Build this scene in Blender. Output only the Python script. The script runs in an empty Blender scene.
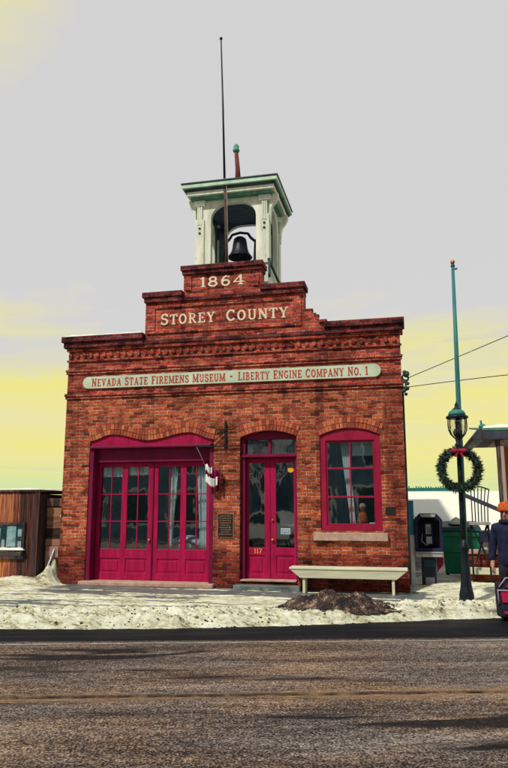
import bpy, bmesh, math, random
from mathutils import Vector, Matrix, noise
from mathutils.geometry import tessellate_polygon
R = math.radians
rnd = random.Random(7)
scene = bpy.context.scene
COL = scene.collection

# ------------------------------------------------------------------ materials
def newmat(name):
    m = bpy.data.materials.new(name); m.use_nodes = True
    nt = m.node_tree
    return m, nt, nt.nodes['Principled BSDF']

def ramp(nt, fac, stops):
    n = nt.nodes.new('ShaderNodeValToRGB')
    e = n.color_ramp.elements
    while len(e) < len(stops): e.new(0.5)
    for el, (p, c) in zip(e, stops):
        el.position = p; el.color = (c[0], c[1], c[2], 1)
    nt.links.new(fac, n.inputs[0]); return n

def nz(nt, vec, scale, detail=4, rough=.6, dist=0):
    n = nt.nodes.new('ShaderNodeTexNoise')
    n.inputs['Scale'].default_value = scale; n.inputs['Detail'].default_value = detail
    n.inputs['Roughness'].default_value = rough; n.inputs['Distortion'].default_value = dist
    if vec is not None: nt.links.new(vec, n.inputs['Vector'])
    return n

def coord(nt, scale=(1, 1, 1), kind='Object'):
    t = nt.nodes.new('ShaderNodeTexCoord'); m = nt.nodes.new('ShaderNodeMapping')
    m.inputs['Scale'].default_value = scale
    nt.links.new(t.outputs[kind], m.inputs['Vector']); return m.outputs[0]

def mixc(nt, fac, a, b, mode='MIX'):
    n = nt.nodes.new('ShaderNodeMix'); n.data_type = 'RGBA'; n.blend_type = mode
    for sock, v in ((n.inputs[0], fac), (n.inputs[6], a), (n.inputs[7], b)):
        if hasattr(v, 'is_linked') or hasattr(v, 'links'): nt.links.new(v, sock)
        elif isinstance(v, (int, float)): sock.default_value = v
        else: sock.default_value = (v[0], v[1], v[2], 1)
    return n.outputs[2]

def mth(nt, op, a, b=None, c=None, clamp=False):
    n = nt.nodes.new('ShaderNodeMath'); n.operation = op; n.use_clamp = clamp
    for i, v in enumerate((a, b, c)):
        if v is None: continue
        if isinstance(v, (int, float)): n.inputs[i].default_value = v
        else: nt.links.new(v, n.inputs[i])
    return n.outputs[0]

def bump(nt, bs, h, strength, dist=.01):
    b = nt.nodes.new('ShaderNodeBump'); b.inputs['Strength'].default_value = strength
    b.inputs['Distance'].default_value = dist
    nt.links.new(h, b.inputs['Height']); nt.links.new(b.outputs[0], bs.inputs['Normal'])

def paint(name, c, rough=.5, var=.35, scale=6, stretch=(1, 1, 1), bmp=.25, metal=0, wear=None, wearamt=.6, spec=.22):
    m, nt, bs = newmat(name)
    v = coord(nt, stretch)
    n = nz(nt, v, scale, 6, .65)
    lo = [x * (1 - var) for x in c]; hi = [min(1, x * (1 + var)) for x in c]
    col = ramp(nt, n.outputs[0], [(.3, lo), (.7, hi)]).outputs[0]
    if wear:
        n2 = nz(nt, v, scale * 4, 8, .75)
        f = ramp(nt, n2.outputs[0], [(wearamt, (0, 0, 0)), (wearamt + .08, (1, 1, 1))]).outputs[0]
        col = mixc(nt, f, col, wear)
    nt.links.new(col, bs.inputs['Base Color'])
    r = ramp(nt, n.outputs[0], [(.2, (max(0, rough - .12),) * 3), (.8, (min(1, rough + .15),) * 3)])
    nt.links.new(r.outputs[0], bs.inputs['Roughness'])
    bs.inputs['Metallic'].default_value = metal
    bs.inputs['Specular IOR Level'].default_value = spec
    if bmp:
        n3 = nz(nt, v, scale * 9, 5, .7); bump(nt, bs, n3.outputs[0], bmp, .006)
    return m

def brickmat(name, c1, c2, mortar, dark, w=.20, h=.0725, ms=.0135, soot=.5, efflor=.0, base=None):
    m, nt, bs = newmat(name)
    tc = nt.nodes.new('ShaderNodeTexCoord'); sp = nt.nodes.new('ShaderNodeSeparateXYZ')
    nt.links.new(tc.outputs['Object'], sp.inputs[0])
    ge = nt.nodes.new('ShaderNodeNewGeometry'); sn = nt.nodes.new('ShaderNodeSeparateXYZ')
    nt.links.new(ge.outputs['True Normal'], sn.inputs[0])
    side = mth(nt, 'GREATER_THAN', mth(nt, 'ABSOLUTE', sn.outputs[0]), .6)
    u = mth(nt, 'ADD', mth(nt, 'MULTIPLY', sp.outputs[0], mth(nt, 'SUBTRACT', 1.0, side)), mth(nt, 'MULTIPLY', sp.outputs[1], side))
    cb = nt.nodes.new('ShaderNodeCombineXYZ')
    # hand laid wall: courses wander a few millimetres
    wob = nz(nt, tc.outputs['Object'], 2.2, 3)
    wob2 = nz(nt, tc.outputs['Object'], 14, 3)
    zz = mth(nt, 'ADD', sp.outputs[2], mth(nt, 'MULTIPLY', mth(nt, 'SUBTRACT', wob.outputs[0], .5), .03))
    uu = mth(nt, 'ADD', u, mth(nt, 'MULTIPLY', mth(nt, 'SUBTRACT', wob2.outputs[0], .5), .03))
    nt.links.new(uu, cb.inputs[0]); nt.links.new(zz, cb.inputs[1])
    b = nt.nodes.new('ShaderNodeTexBrick')
    nt.links.new(cb.outputs[0], b.inputs['Vector'])
    b.inputs['Scale'].default_value = 1; b.inputs['Brick Width'].default_value = w
    b.inputs['Row Height'].default_value = h; b.inputs['Mortar Size'].default_value = ms
    b.inputs['Mortar Smooth'].default_value = .35; b.inputs['Bias'].default_value = 0
    b.inputs['Color1'].default_value = (*c1, 1); b.inputs['Color2'].default_value = (*c2, 1)
    mn = nz(nt, tc.outputs['Object'], 5, 6, .7)
    mort = ramp(nt, mn.outputs[0], [(.38, dark), (.56, mortar)]).outputs[0]
    nt.links.new(mort, b.inputs['Mortar'])
    # per brick tone
    wn = nt.nodes.new('ShaderNodeTexWhiteNoise'); wn.noise_dimensions = '2D'
    row = mth(nt, 'FLOOR', mth(nt, 'DIVIDE', zz, h))
    odd = mth(nt, 'MULTIPLY', mth(nt, 'SUBTRACT', 1.0, mth(nt, 'MODULO', mth(nt, 'ABSOLUTE', row), 2.0)), .5)
    clm = mth(nt, 'FLOOR', mth(nt, 'ADD', mth(nt, 'DIVIDE', uu, w), odd))
    c2n = nt.nodes.new('ShaderNodeCombineXYZ'); nt.links.new(clm, c2n.inputs[0]); nt.links.new(row, c2n.inputs[1])
    nt.links.new(c2n.outputs[0], wn.inputs['Vector'])
    tone = ramp(nt, wn.outputs[0], [(0, (.16, .14, .2)), (.16, (.66, .62, .62)), (.6, (1.05, 1.02, 1)), (1, (1.5, 1.55, 1.5))]).outputs[0]
    col = mixc(nt, .85, b.outputs['Color'], tone, 'MULTIPLY')
    big = nz(nt, tc.outputs['Object'], .9, 7, .7)
    st = ramp(nt, big.outputs[0], [(.42, (1, 1, 1)), (.62, (1 - soot,) * 3)]).outputs[0]
    col = mixc(nt, 1.0, col, st, 'MULTIPLY')
    gr = nz(nt, tc.outputs['Object'], 45, 5, .8)
    grr = ramp(nt, gr.outputs[0], [(.38, (.28, .25, .30)), (.52, (1, 1, 1)), (.66, (1.75, 1.7, 1.5))]).outputs[0]
    col = mixc(nt, .9, col, grr, 'MULTIPLY')
    run = nz(nt, coord(nt, (2.6, 2.6, .22)), 1.0, 6, .65)
    rr_ = ramp(nt, run.outputs[0], [(.36, (.42, .38, .42)), (.46, (1, 1, 1))]).outputs[0]
    col = mixc(nt, .8, col, rr_, 'MULTIPLY')
    if efflor:
        ef = nz(nt, tc.outputs['Object'], 3.1, 8, .75)
        f = ramp(nt, ef.outputs[0], [(.58, (0, 0, 0)), (.7, (efflor,) * 3)]).outputs[0]
        col = mixc(nt, f, col, (.5, .38, .33))
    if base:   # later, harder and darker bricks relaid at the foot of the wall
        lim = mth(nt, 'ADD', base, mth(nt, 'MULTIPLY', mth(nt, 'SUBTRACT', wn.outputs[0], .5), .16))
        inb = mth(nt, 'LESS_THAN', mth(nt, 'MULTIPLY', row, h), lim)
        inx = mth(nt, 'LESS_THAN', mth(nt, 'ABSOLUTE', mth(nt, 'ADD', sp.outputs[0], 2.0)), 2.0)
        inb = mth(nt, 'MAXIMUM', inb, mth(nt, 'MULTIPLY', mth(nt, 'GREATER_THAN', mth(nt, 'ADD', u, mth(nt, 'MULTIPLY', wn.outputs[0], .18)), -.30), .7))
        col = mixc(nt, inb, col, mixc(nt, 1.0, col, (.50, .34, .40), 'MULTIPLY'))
    nt.links.new(col, bs.inputs['Base Color'])
    bs.inputs['Roughness'].default_value = .88; bs.inputs['Specular IOR Level'].default_value = .2
    hgt = mth(nt, 'ADD', mth(nt, 'MULTIPLY', b.outputs['Fac'], -1.0), mth(nt, 'MULTIPLY', gr.outputs[0], .6))
    bump(nt, bs, hgt, .9, .012)
    return m

M = {}
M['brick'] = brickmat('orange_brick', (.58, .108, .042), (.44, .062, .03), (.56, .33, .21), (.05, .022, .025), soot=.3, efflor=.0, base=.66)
M['brick_red'] = brickmat('red_brick', (.62, .088, .046), (.48, .054, .038), (.54, .27, .20), (.045, .018, .03), soot=.42)
M['brick_cap'] = brickmat('weathered_brick', (.30, .048, .045), (.17, .028, .04), (.22, .10, .10), (.02, .012, .03), soot=.6)
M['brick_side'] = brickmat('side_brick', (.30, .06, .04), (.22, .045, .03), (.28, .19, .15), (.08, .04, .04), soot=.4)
def islandbrick():
    m, nt, bs = newmat('arch_brick')
    g = nt.nodes.new('ShaderNodeNewGeometry')
    c = ramp(nt, g.outputs['Random Per Island'], [(0, (.24, .04, .025)), (.5, (.47, .1, .045)), (1, (.62, .2, .09))]).outputs[0]
    n = nz(nt, coord(nt), 40, 5, .8)
    k = ramp(nt, n.outputs[0], [(.35, (.5, .5, .5)), (.65, (1.3, 1.25, 1.2))]).outputs[0]
    nt.links.new(mixc(nt, 1.0, c, k, 'MULTIPLY'), bs.inputs['Base Color'])
    bs.inputs['Roughness'].default_value = .9
    bump(nt, bs, n.outputs[0], .6, .01)
    return m
M['arch'] = islandbrick()
M['mortar'] = paint('mortar', (.34, .22, .17), .9, .5, 20)
M['crimson'] = paint('crimson_paint', (.37, .005, .062), .5, .32, 4, (3, 3, .5), .3, wear=(.20, .008, .035), wearamt=.56, spec=.18)
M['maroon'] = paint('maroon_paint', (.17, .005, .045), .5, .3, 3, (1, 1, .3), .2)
M['crimson_win'] = paint('window_crimson', (.30, .008, .045), .45, .25, 3, (1, 1, .4), .2, wear=(.2, .03, .04), wearamt=.65)
M['signgreen'] = paint('pale_green_board', (.55, .66, .50), .6, .22, 1.5, (1, 1, 1), .15, wear=(.42, .5, .36), wearamt=.62)
M['signred'] = paint('red_lettering', (.46, .06, .04), .6, .4, 14, bmp=0)
M['cream'] = paint('cream_lettering', (.80, .66, .50), .7, .15, 10, bmp=0, wear=(.5, .25, .18), wearamt=.66)
M['tower'] = paint('tower_paint', (.76, .84, .68), .65, .3, 2.5, (2, 2, .4), .3, wear=(.22, .34, .25), wearamt=.58)
M['towergreen'] = paint('tower_green', (.09, .27, .20), .6, .4, 3, (1, 1, 1), .2, wear=(.45, .55, .42), wearamt=.64)
M['towerdark'] = paint('tower_dark_trim', (.035, .075, .085), .6, .5, 4)
M['towerlip'] = paint('tower_lip', (.50, .72, .56), .6, .25, 4)
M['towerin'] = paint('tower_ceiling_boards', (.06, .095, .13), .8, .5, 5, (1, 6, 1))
M['bronze'] = paint('dark_bell_iron', (.025, .028, .04), .42, .5, 6, metal=.5)
M['iron'] = paint('black_iron', (.018, .018, .022), .5, .4, 9, metal=.3)
M['rust'] = paint('rusty_pole', (.09, .05, .04), .7, .5, 8, wear=(.3, .22, .16), wearamt=.6)
M['redpost'] = paint('finial_red', (.16, .035, .03), .7, .4, 6)
M['teal'] = paint('teal_metal', (.035, .20, .20), .45, .3, 4, (4, 4, .6), .1, wear=(.10, .28, .26), wearamt=.66)
M['lampblack'] = paint('lamp_black', (.012, .02, .028), .4, .5, 8, metal=.2)
M['gold'] = paint('gilt_ball', (.45, .25, .08), .4, .2, 8, metal=.7)
M['sand'] = paint('sandstone', (.46, .30, .24), .9, .3, 7, wear=(.62, .46, .38), wearamt=.6)
M['bench'] = paint('cream_bench_paint', (.66, .66, .48), .65, .2, 3, (.4, 3, 3), .25, wear=(.38, .33, .24), wearamt=.64)
M['navy'] = paint('navy_panel', (.018, .022, .05), .4, .4, 6)
M['steel'] = paint('brushed_steel', (.50, .50, .52), .4, .25, 10, metal=.6)
M['grey'] = paint('grey_plastic', (.32, .31, .34), .6, .25, 8)
M['bluepaint'] = paint('blue_paint', (.05, .26, .42), .6, .3, 6)
M['whitepaint'] = paint('white_paint', (.72, .74, .70), .65, .2, 5, wear=(.4, .42, .36), wearamt=.62)
M['binpaint'] = paint('green_bin_paint', (.012, .20, .11), .5, .35, 3, wear=(.05, .13, .09), wearamt=.64)
M['bindark'] = paint('bin_lid', (.02, .06, .07), .5, .4, 4)
M['concrete'] = paint('wet_concrete', (.13, .15, .15), .45, .5, 3, (1, 1, 1), .4, wear=(.30, .30, .25), wearamt=.56)
M['kerbm'] = paint('kerb_stone', (.30, .29, .26), .8, .4, 5)
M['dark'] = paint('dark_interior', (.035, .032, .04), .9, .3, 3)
M['cloth'] = paint('pale_curtain', (.80, .84, .84), .9, .15, 5)
M['blind'] = paint('cream_blind', (.55, .68, .62), .9, .12, 5)
M['orangecloth'] = paint('orange_knit', (.55, .10, .02), .95, .6, 40, (1, 1, .4), bmp=1)
M['navycloth'] = paint('navy_cloth', (.012, .016, .05), .85, .6, 14, bmp=.9)
M['darkcloth'] = paint('dark_trousers', (.02, .02, .035), .9, .4, 12, bmp=.4)
M['skin'] = paint('skin', (.55, .27, .18), .55, .12, 12, bmp=.05)
M['boot'] = paint('boot_leather', (.015, .013, .013), .5, .4, 12)
M['bagred'] = paint('crimson_bag', (.50, .012, .07), .6, .25, 8)
M['baggrey'] = paint('bag_piping', (.42, .34, .42), .7, .2, 8)
M['bow'] = paint('bow_red', (.33, .012, .045), .6, .3, 10)
M['yellowp'] = paint('yellow_sticker', (.80, .42, .03), .6, .15, 10, bmp=0)
M['paper'] = paint('paper_white', (.72, .76, .74), .8, .2, 6, bmp=0)
M['paperblue'] = paint('paper_blue', (.55, .72, .74), .8, .5, 9, bmp=0)
M['plaque'] = paint('bronze_plaque', (.035, .025, .025), .45, .4, 20, metal=.4)
M['plaqueframe'] = paint('plaque_frame', (.26, .16, .10), .6, .3, 12)
M['roofdark'] = paint('dark_roof_metal', (.05, .055, .075), .6, .4, 3)
M['shedwall'] = paint('pale_shed_wall', (.62, .60, .60), .85, .2, 2)
M['bluewall'] = paint('slate_blue_boards', (.10, .17, .23), .8, .5, 3, (1, 1, .3))
M['bark'] = paint('pale_bark', (.74, .70, .74), .9, .3, 12)
M['foil'] = paint('dry_bush', (.26, .21, .13), .9, .5, 12)
M['asphaltblock'] = paint('grey_block', (.33, .17, .15), .9, .4, 9)

def boards(name, c, c2, vertical=True, w=.16):
    m, nt, bs = newmat(name)
    tc = nt.nodes.new('ShaderNodeTexCoord'); sp = nt.nodes.new('ShaderNodeSeparateXYZ')
    nt.links.new(tc.outputs['Object'], sp.inputs[0])
    a = sp.outputs[0] if vertical else sp.outputs[2]
    idx = mth(nt, 'FLOOR', mth(nt, 'DIVIDE', a, w))
    wn = nt.nodes.new('ShaderNodeTexWhiteNoise'); wn.noise_dimensions = '1D'; nt.links.new(idx, wn.inputs['W'])
    g = nz(nt, coord(nt, (22, 22, 1.6) if vertical else (1.6, 22, 22)), 1, 7, .7, .6)
    f = mth(nt, 'ADD', mth(nt, 'MULTIPLY', wn.outputs[0], .5), mth(nt, 'MULTIPLY', g.outputs[0], .75))
    col = ramp(nt, f, [(.38, [x * .12 for x in c]), (.55, c), (.72, c2), (.95, [x * 1.25 for x in c2])]).outputs[0]
    nt.links.new(col, bs.inputs['Base Color']); bs.inputs['Roughness'].default_value = .85
    bump(nt, bs, g.outputs[0], .8, .012)
    return m
M['boards'] = boards('weathered_boards', (.18, .045, .03), (.55, .19, .065))
M['planks'] = boards('dark_planks', (.12, .04, .025), (.30, .14, .07), False, .24)
M['boardtrim'] = boards('board_trim', (.06, .03, .03), (.15, .07, .05))
M['postwood'] = boards('canopy_post_wood', (.16, .10, .10), (.38, .28, .24), True, .3)

def glassmat(name='window_glass', tint=(.88, .95, .97), refl=.95, f0=.16):
    m, nt, bs = newmat(name); nt.nodes.remove(bs)
    out = nt.nodes['Material Output']
    tr = nt.nodes.new('ShaderNodeBsdfTransparent'); tr.inputs[0].default_value = (*tint, 1)
    gl = nt.nodes.new('ShaderNodeBsdfGlossy'); gl.inputs['Roughness'].default_value = .03
    gl.inputs[0].default_value = (refl, refl, refl, 1)
    n = nz(nt, coord(nt, (1, 1, .5)), 3.0, 2)
    b = nt.nodes.new('ShaderNodeBump'); b.inputs['Strength'].default_value = .12; b.inputs['Distance'].default_value = .02
    nt.links.new(n.outputs[0], b.inputs['Height']); nt.links.new(b.outputs[0], gl.inputs['Normal'])
    ge = nt.nodes.new('ShaderNodeNewGeometry'); dt = nt.nodes.new('ShaderNodeVectorMath'); dt.operation = 'DOT_PRODUCT'
    nt.links.new(ge.outputs['Incoming'], dt.inputs[0]); nt.links.new(ge.outputs['Normal'], dt.inputs[1])
    ca = mth(nt, 'SUBTRACT', 1.0, mth(nt, 'ABSOLUTE', dt.outputs['Value']), clamp=True)
    fac = mth(nt, 'ADD', mth(nt, 'MULTIPLY', mth(nt, 'POWER', ca, 5.0), .9), f0)
    mx = nt.nodes.new('ShaderNodeMixShader')
    nt.links.new(fac, mx.inputs[0]); nt.links.new(tr.outputs[0], mx.inputs[1]); nt.links.new(gl.outputs[0], mx.inputs[2])
    nt.links.new(mx.outputs[0], out.inputs[0])
    return m
M['glass'] = glassmat()
M['lampglass'] = glassmat('lantern_glass', (.95, .95, .9), .8)

def snowmat(name, clean, mid, dirt, amt, scale=5, st=(1, 1, 1)):
    m, nt, bs = newmat(name)
    v = coord(nt, st, kind='Object')
    a = nz(nt, v, scale, 9, .72, .3); b = nz(nt, v, scale * 7, 6, .8)
    f = mth(nt, 'ADD', mth(nt, 'MULTIPLY', a.outputs[0], .5), mth(nt, 'MULTIPLY', b.outputs[0], .5))
    col = ramp(nt, f, [(amt - .07, dirt), (amt, mid), (amt + .07, clean)]).outputs[0]
    nt.links.new(col, bs.inputs['Base Color'])
    bs.inputs['Roughness'].default_value = .75; bs.inputs['Specular IOR Level'].default_value = .25
    bump(nt, bs, f, .8, .04)
    return m
M['snow'] = snowmat('packed_snow', (.78, .81, .66), (.54, .52, .34), (.12, .11, .07), .47, 3.4, (.4, 1.5, 1))
M['snowclean'] = snowmat('clean_snow', (.80, .84, .72), (.74, .76, .62), (.5, .52, .42), .38)
M['slush'] = snowmat('dirty_slush', (.66, .58, .44), (.16, .10, .07), (.014, .011, .014), .545, 6)

M['slushclod'] = snowmat('brown_slush', (.40, .32, .20), (.20, .14, .09), (.05, .04, .03), .5, 14)
def roadmat():
    m, nt, bs = newmat('sanded_asphalt')
    tc = nt.nodes.new('ShaderNodeTexCoord'); sp = nt.nodes.new('ShaderNodeSeparateXYZ')
    nt.links.new(tc.outputs['Object'], sp.inputs[0])
    y = sp.outputs[1]
    grit = nz(nt, coord(nt, (1, .8, 1)), 50, 4, .70)
    grit2 = nz(nt, coord(nt, (.8, .8, 1)), 16, 6, .75)
    streak = nz(nt, coord(nt, (.22, 1.5, 1)), 1.6, 7, .68, .35)
    blot = nz(nt, coord(nt, (.35, .8, 1)), .9, 5, .6)
    f = mth(nt, 'ADD', mth(nt, 'MULTIPLY', grit.outputs[0], .52), mth(nt, 'MULTIPLY', grit2.outputs[0], .27))
    f = mth(nt, 'ADD', f, mth(nt, 'MULTIPLY', streak.outputs[0], .24))
    col = ramp(nt, f, [(.43, (.008, .006, .009)), (.475, (.04, .031, .031)), (.512, (.15, .115, .098)), (.55, (.32, .255, .20)), (.61, (.66, .54, .42))]).outputs[0]
    warm = ramp(nt, blot.outputs[0], [(.4, (.82, .86, .95)), (.62, (1.15, .95, .75))]).outputs[0]
    col = mixc(nt, 1.0, col, warm, 'MULTIPLY')
    # rusty sand thrown along the centre line, and the unsanded wet gutter
    wb = nz(nt, coord(nt, (.5, 1, 1)), 1.3, 6, .7)
    wobb = mth(nt, 'MULTIPLY', mth(nt, 'SUBTRACT', wb.outputs[0], .5), .7)
    yy = mth(nt, 'ADD', y, wobb)
    salt = nz(nt, coord(nt, (.5, 2.2, 1)), 2.6, 8, .78)
    sm_ = ramp(nt, salt.outputs[0], [(.60, (0, 0, 0)), (.70, (.55, .55, .55))]).outputs[0]
    col = mixc(nt, mth(nt, 'MULTIPLY', sm_, mth(nt, 'MULTIPLY', grit.outputs[0], 1.6), clamp=True), col, (.62, .52, .44))
    # dark wet ruts that wander along the lane
    rut = nz(nt, coord(nt, (.16, .9, 1)), 1.1, 5, .6, .8)
    rm = ramp(nt, rut.outputs[0], [(.56, (0, 0, 0)), (.62, (1.9, 1.9, 1.9))]).outputs[0]
    col = mixc(nt, mth(nt, 'MULTIPLY', rm, grit2.outputs[0], clamp=True), col, (.012, .010, .012))
    d = mth(nt, 'ABSOLUTE', mth(nt, 'ADD', yy, 4.70))
    cf = mth(nt, 'MULTIPLY', mth(nt, 'SUBTRACT', 1.0, mth(nt, 'DIVIDE', d, .19), clamp=True), .8, clamp=True)
    col = mixc(nt, cf, col, mixc(nt, grit.outputs[0], (.14, .075, .04), (.52, .33, .18)))
    wet = mth(nt, 'DIVIDE', mth(nt, 'ADD', mth(nt, 'ADD', y, mth(nt, 'MULTIPLY', wobb, .30)), 2.02), .16, clamp=True)
    wetcol = mixc(nt, grit.outputs[0], (.001, .002, .005), (.006, .008, .016))
    col = mixc(nt, mth(nt, 'MULTIPLY', wet, .985), col, wetcol)
    nt.links.new(col, bs.inputs['Base Color'])
    rr = ramp(nt, streak.outputs[0], [(.4, (.55,) * 3), (.6, (.85,) * 3)]).outputs[0]
    nt.links.new(rr, bs.inputs['Roughness'])
    bs.inputs['Specular IOR Level'].default_value = .12
    bump(nt, bs, f, 1.0, .05)
    return m
M['road'] = roadmat()
def linemat(name, c, thr):
    m, nt, bs = newmat(name)
    n = nz(nt, coord(nt, (.6, 3, 1)), 6, 8, .8)
    out = nt.nodes['Material Output']
    col = ramp(nt, n.outputs[0], [(.35, [x * .55 for x in c]), (.65, c)]).outputs[0]
    nt.links.new(col, bs.inputs['Base Color']); bs.inputs['Roughness'].default_value = .8
    tr = nt.nodes.new('ShaderNodeBsdfTransparent'); mx = nt.nodes.new('ShaderNodeMixShader')
    f = ramp(nt, n.outputs[0], [(thr, (0, 0, 0)), (thr + .07, (1, 1, 1))]).outputs[0]
    nt.links.new(f, mx.inputs[0]); nt.links.new(tr.outputs[0], mx.inputs[1]); nt.links.new(bs.outputs[0], mx.inputs[2])
    nt.links.new(mx.outputs[0], out.inputs[0]); return m
M['whiteline'] = linemat('worn_white_line', (.42, .40, .35), .46)
M['yellowline'] = linemat('worn_yellow_line', (.50, .33, .16), .55)
M['tarjoint'] = linemat('tar_joint', (.018, .010, .010), .46)
def wreathmat():
    m, nt, bs = newmat('wreath_needles')
    g = nt.nodes.new('ShaderNodeNewGeometry')
    c = ramp(nt, g.outputs['Random Per Island'], [(0, (.008, .018, .016)), (.6, (.02, .05, .035)), (1, (.06, .11, .05))]).outputs[0]
    nt.links.new(c, bs.inputs['Base Color']); bs.inputs['Roughness'].default_value = .7; return m
M['needles'] = wreathmat()

# ------------------------------------------------------------------ mesh builder
class MB:
    def __init__(s): s.v = []; s.f = []; s.sm = []
    def add(s, vs, fs, smooth=False):
        o = len(s.v); s.v += [tuple(p) for p in vs]
        for f in fs: s.f.append([i + o for i in f]); s.sm.append(smooth)
        return s
    def box(s, x0, x1, y0, y1, z0, z1):
        return s.add([(x0, y0, z0), (x1, y0, z0), (x1, y1, z0), (x0, y1, z0), (x0, y0, z1), (x1, y0, z1), (x1, y1, z1), (x0, y1, z1)],
                     [(0, 3, 2, 1), (4, 5, 6, 7), (0, 1, 5, 4), (1, 2, 6, 5), (2, 3, 7, 6), (3, 0, 4, 7)])
    def tube(s, pts, r, n=10, caps=True):
        pts = [Vector(p) for p in pts]; k = len(pts)
        rs = r if isinstance(r, (list, tuple)) else [r] * k
        vs = []; prev = None
        for i, p in enumerate(pts):
            t = (pts[min(i + 1, k - 1)] - pts[max(i - 1, 0)]).normalized()
            if prev is None:
                a = Vector((0, 0, 1)) if abs(t.z) < .9 else Vector((1, 0, 0))
                u = t.cross(a).normalized()
            else:
                u = (prev - t * prev.dot(t)).normalized()
            prev = u; w = t.cross(u)
            for j in range(n):
                a = 2 * math.pi * j / n
                vs.append(p + (u * math.cos(a) + w * math.sin(a)) * rs[i])
        fs = [(i * n + j, i * n + (j + 1) % n, (i + 1) * n + (j + 1) % n, (i + 1) * n + j) for i in range(k - 1) for j in range(n)]
        if caps: fs += [tuple(range(n))[::-1], tuple(range((k - 1) * n, k * n))]
        return s.add(vs, fs, True)
    def bar(s, p, q, w, h):
        p = Vector(p); q = Vector(q); t = (q - p).normalized()
        a = Vector((0, 0, 1)) if abs(t.z) < .95 else Vector((1, 0, 0))
        u = t.cross(a).normalized() * w / 2; v = u.cross(t).normalized() * h / 2
        vs = [c + i * u + j * v for c in (p, q) for i, j in ((-1, -1), (1, -1), (1, 1), (-1, 1))]
        return s.add(vs, [(0, 1, 2, 3), (7, 6, 5, 4), (0, 4, 5, 1), (1, 5, 6, 2), (2, 6, 7, 3), (3, 7, 4, 0)])
    def lathe(s, prof, c=(0, 0, 0), n=20, smooth=True, flute=0):
        vs = []; k = len(prof)
        for r, z in prof:
            for j in range(n):
                a = 2 * math.pi * j / n
                rr = r * (1 - flute * (j % 2))
                vs.append((c[0] + rr * math.cos(a), c[1] + rr * math.sin(a), c[2] + z))
        fs = [(i * n + j, i * n + (j + 1) % n, (i + 1) * n + (j + 1) % n, (i + 1) * n + j) for i in range(k - 1) for j in range(n)]
        fs += [tuple(range(n))[::-1], tuple(range((k - 1) * n, k * n))]
        return s.add(vs, fs, smooth)
    def prism(s, outer, holes=(), y0=0., y1=.1, axis='y'):
        loops = [list(outer)] + [list(h) for h in holes]
        tri = tessellate_polygon([[Vector((a, b, 0)) for a, b in l] for l in loops])
        flat = [p for l in loops for p in l]; n = len(flat)
        def P(a, b, d): return (a, d, b) if axis == 'y' else ((d, a, b) if axis == 'x' else (a, b, d))
        vs = [P(a, b, y0) for a, b in flat] + [P(a, b, y1) for a, b in flat]
        fs = [tuple(t) for t in tri] + [tuple(i + n for i in t[::-1]) for t in tri]
        o = 0
        for l in loops:
            m = len(l)
            for i in range(m):
                j = (i + 1) % m
                fs.append((o + i, o + j, o + j + n, o + i + n))
            o += m
        return s.add(vs, fs)
    def ball(s, c, r, n=12, sq=(1, 1, 1)):
        k = max(6, n // 2 + 2)
        vs = []
        for i in range(k):
            t = math.pi * (i + .02) / (k - 1 + .04)
            for j in range(n):
                a = 2 * math.pi * j / n
                vs.append((c[0] + r * sq[0] * math.sin(t) * math.cos(a), c[1] + r * sq[1] * math.sin(t) * math.sin(a), c[2] + r * sq[2] * math.cos(t)))
        fs = [(i * n + j, (i + 1) * n + j, (i + 1) * n + (j + 1) % n, i * n + (j + 1) % n) for i in range(k - 1) for j in range(n)]
        fs += [tuple(range(n)), tuple(range((k - 1) * n, k * n))[::-1]]
        return s.add(vs, fs, True)
    def build(s, name, mat, parent=None, bevel=0, norm=True):
        me = bpy.data.meshes.new(name); me.from_pydata(s.v, [], s.f); me.update()
        me.polygons.foreach_set('use_smooth', s.sm)
        if norm:
            bm = bmesh.new(); bm.from_mesh(me); bmesh.ops.recalc_face_normals(bm, faces=bm.faces); bm.to_mesh(me); bm.free()
        me.materials.append(M[mat] if isinstance(mat, str) else mat)
        o = bpy.data.objects.new(name, me); COL.objects.link(o)
        if parent: o.parent = parent
        if bevel:
            b = o.modifiers.new('b', 'BEVEL'); b.width = bevel; b.segments = 2; b.limit_method = 'ANGLE'
        return o

def tag(o, label, cat=None, group=None, kind=None):
    o['label'] = label
    if cat: o['category'] = cat
    if group: o['group'] = group
    if kind: o['kind'] = kind
    return o
def thing(name, label, cat, loc=(0, 0, 0), rz=0, group=None):
    o = bpy.data.objects.new(name, None); COL.objects.link(o)
    o.location = loc; o.rotation_euler = (0, 0, rz); o.empty_display_size = .2
    return tag(o, label, cat, group)

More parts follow.
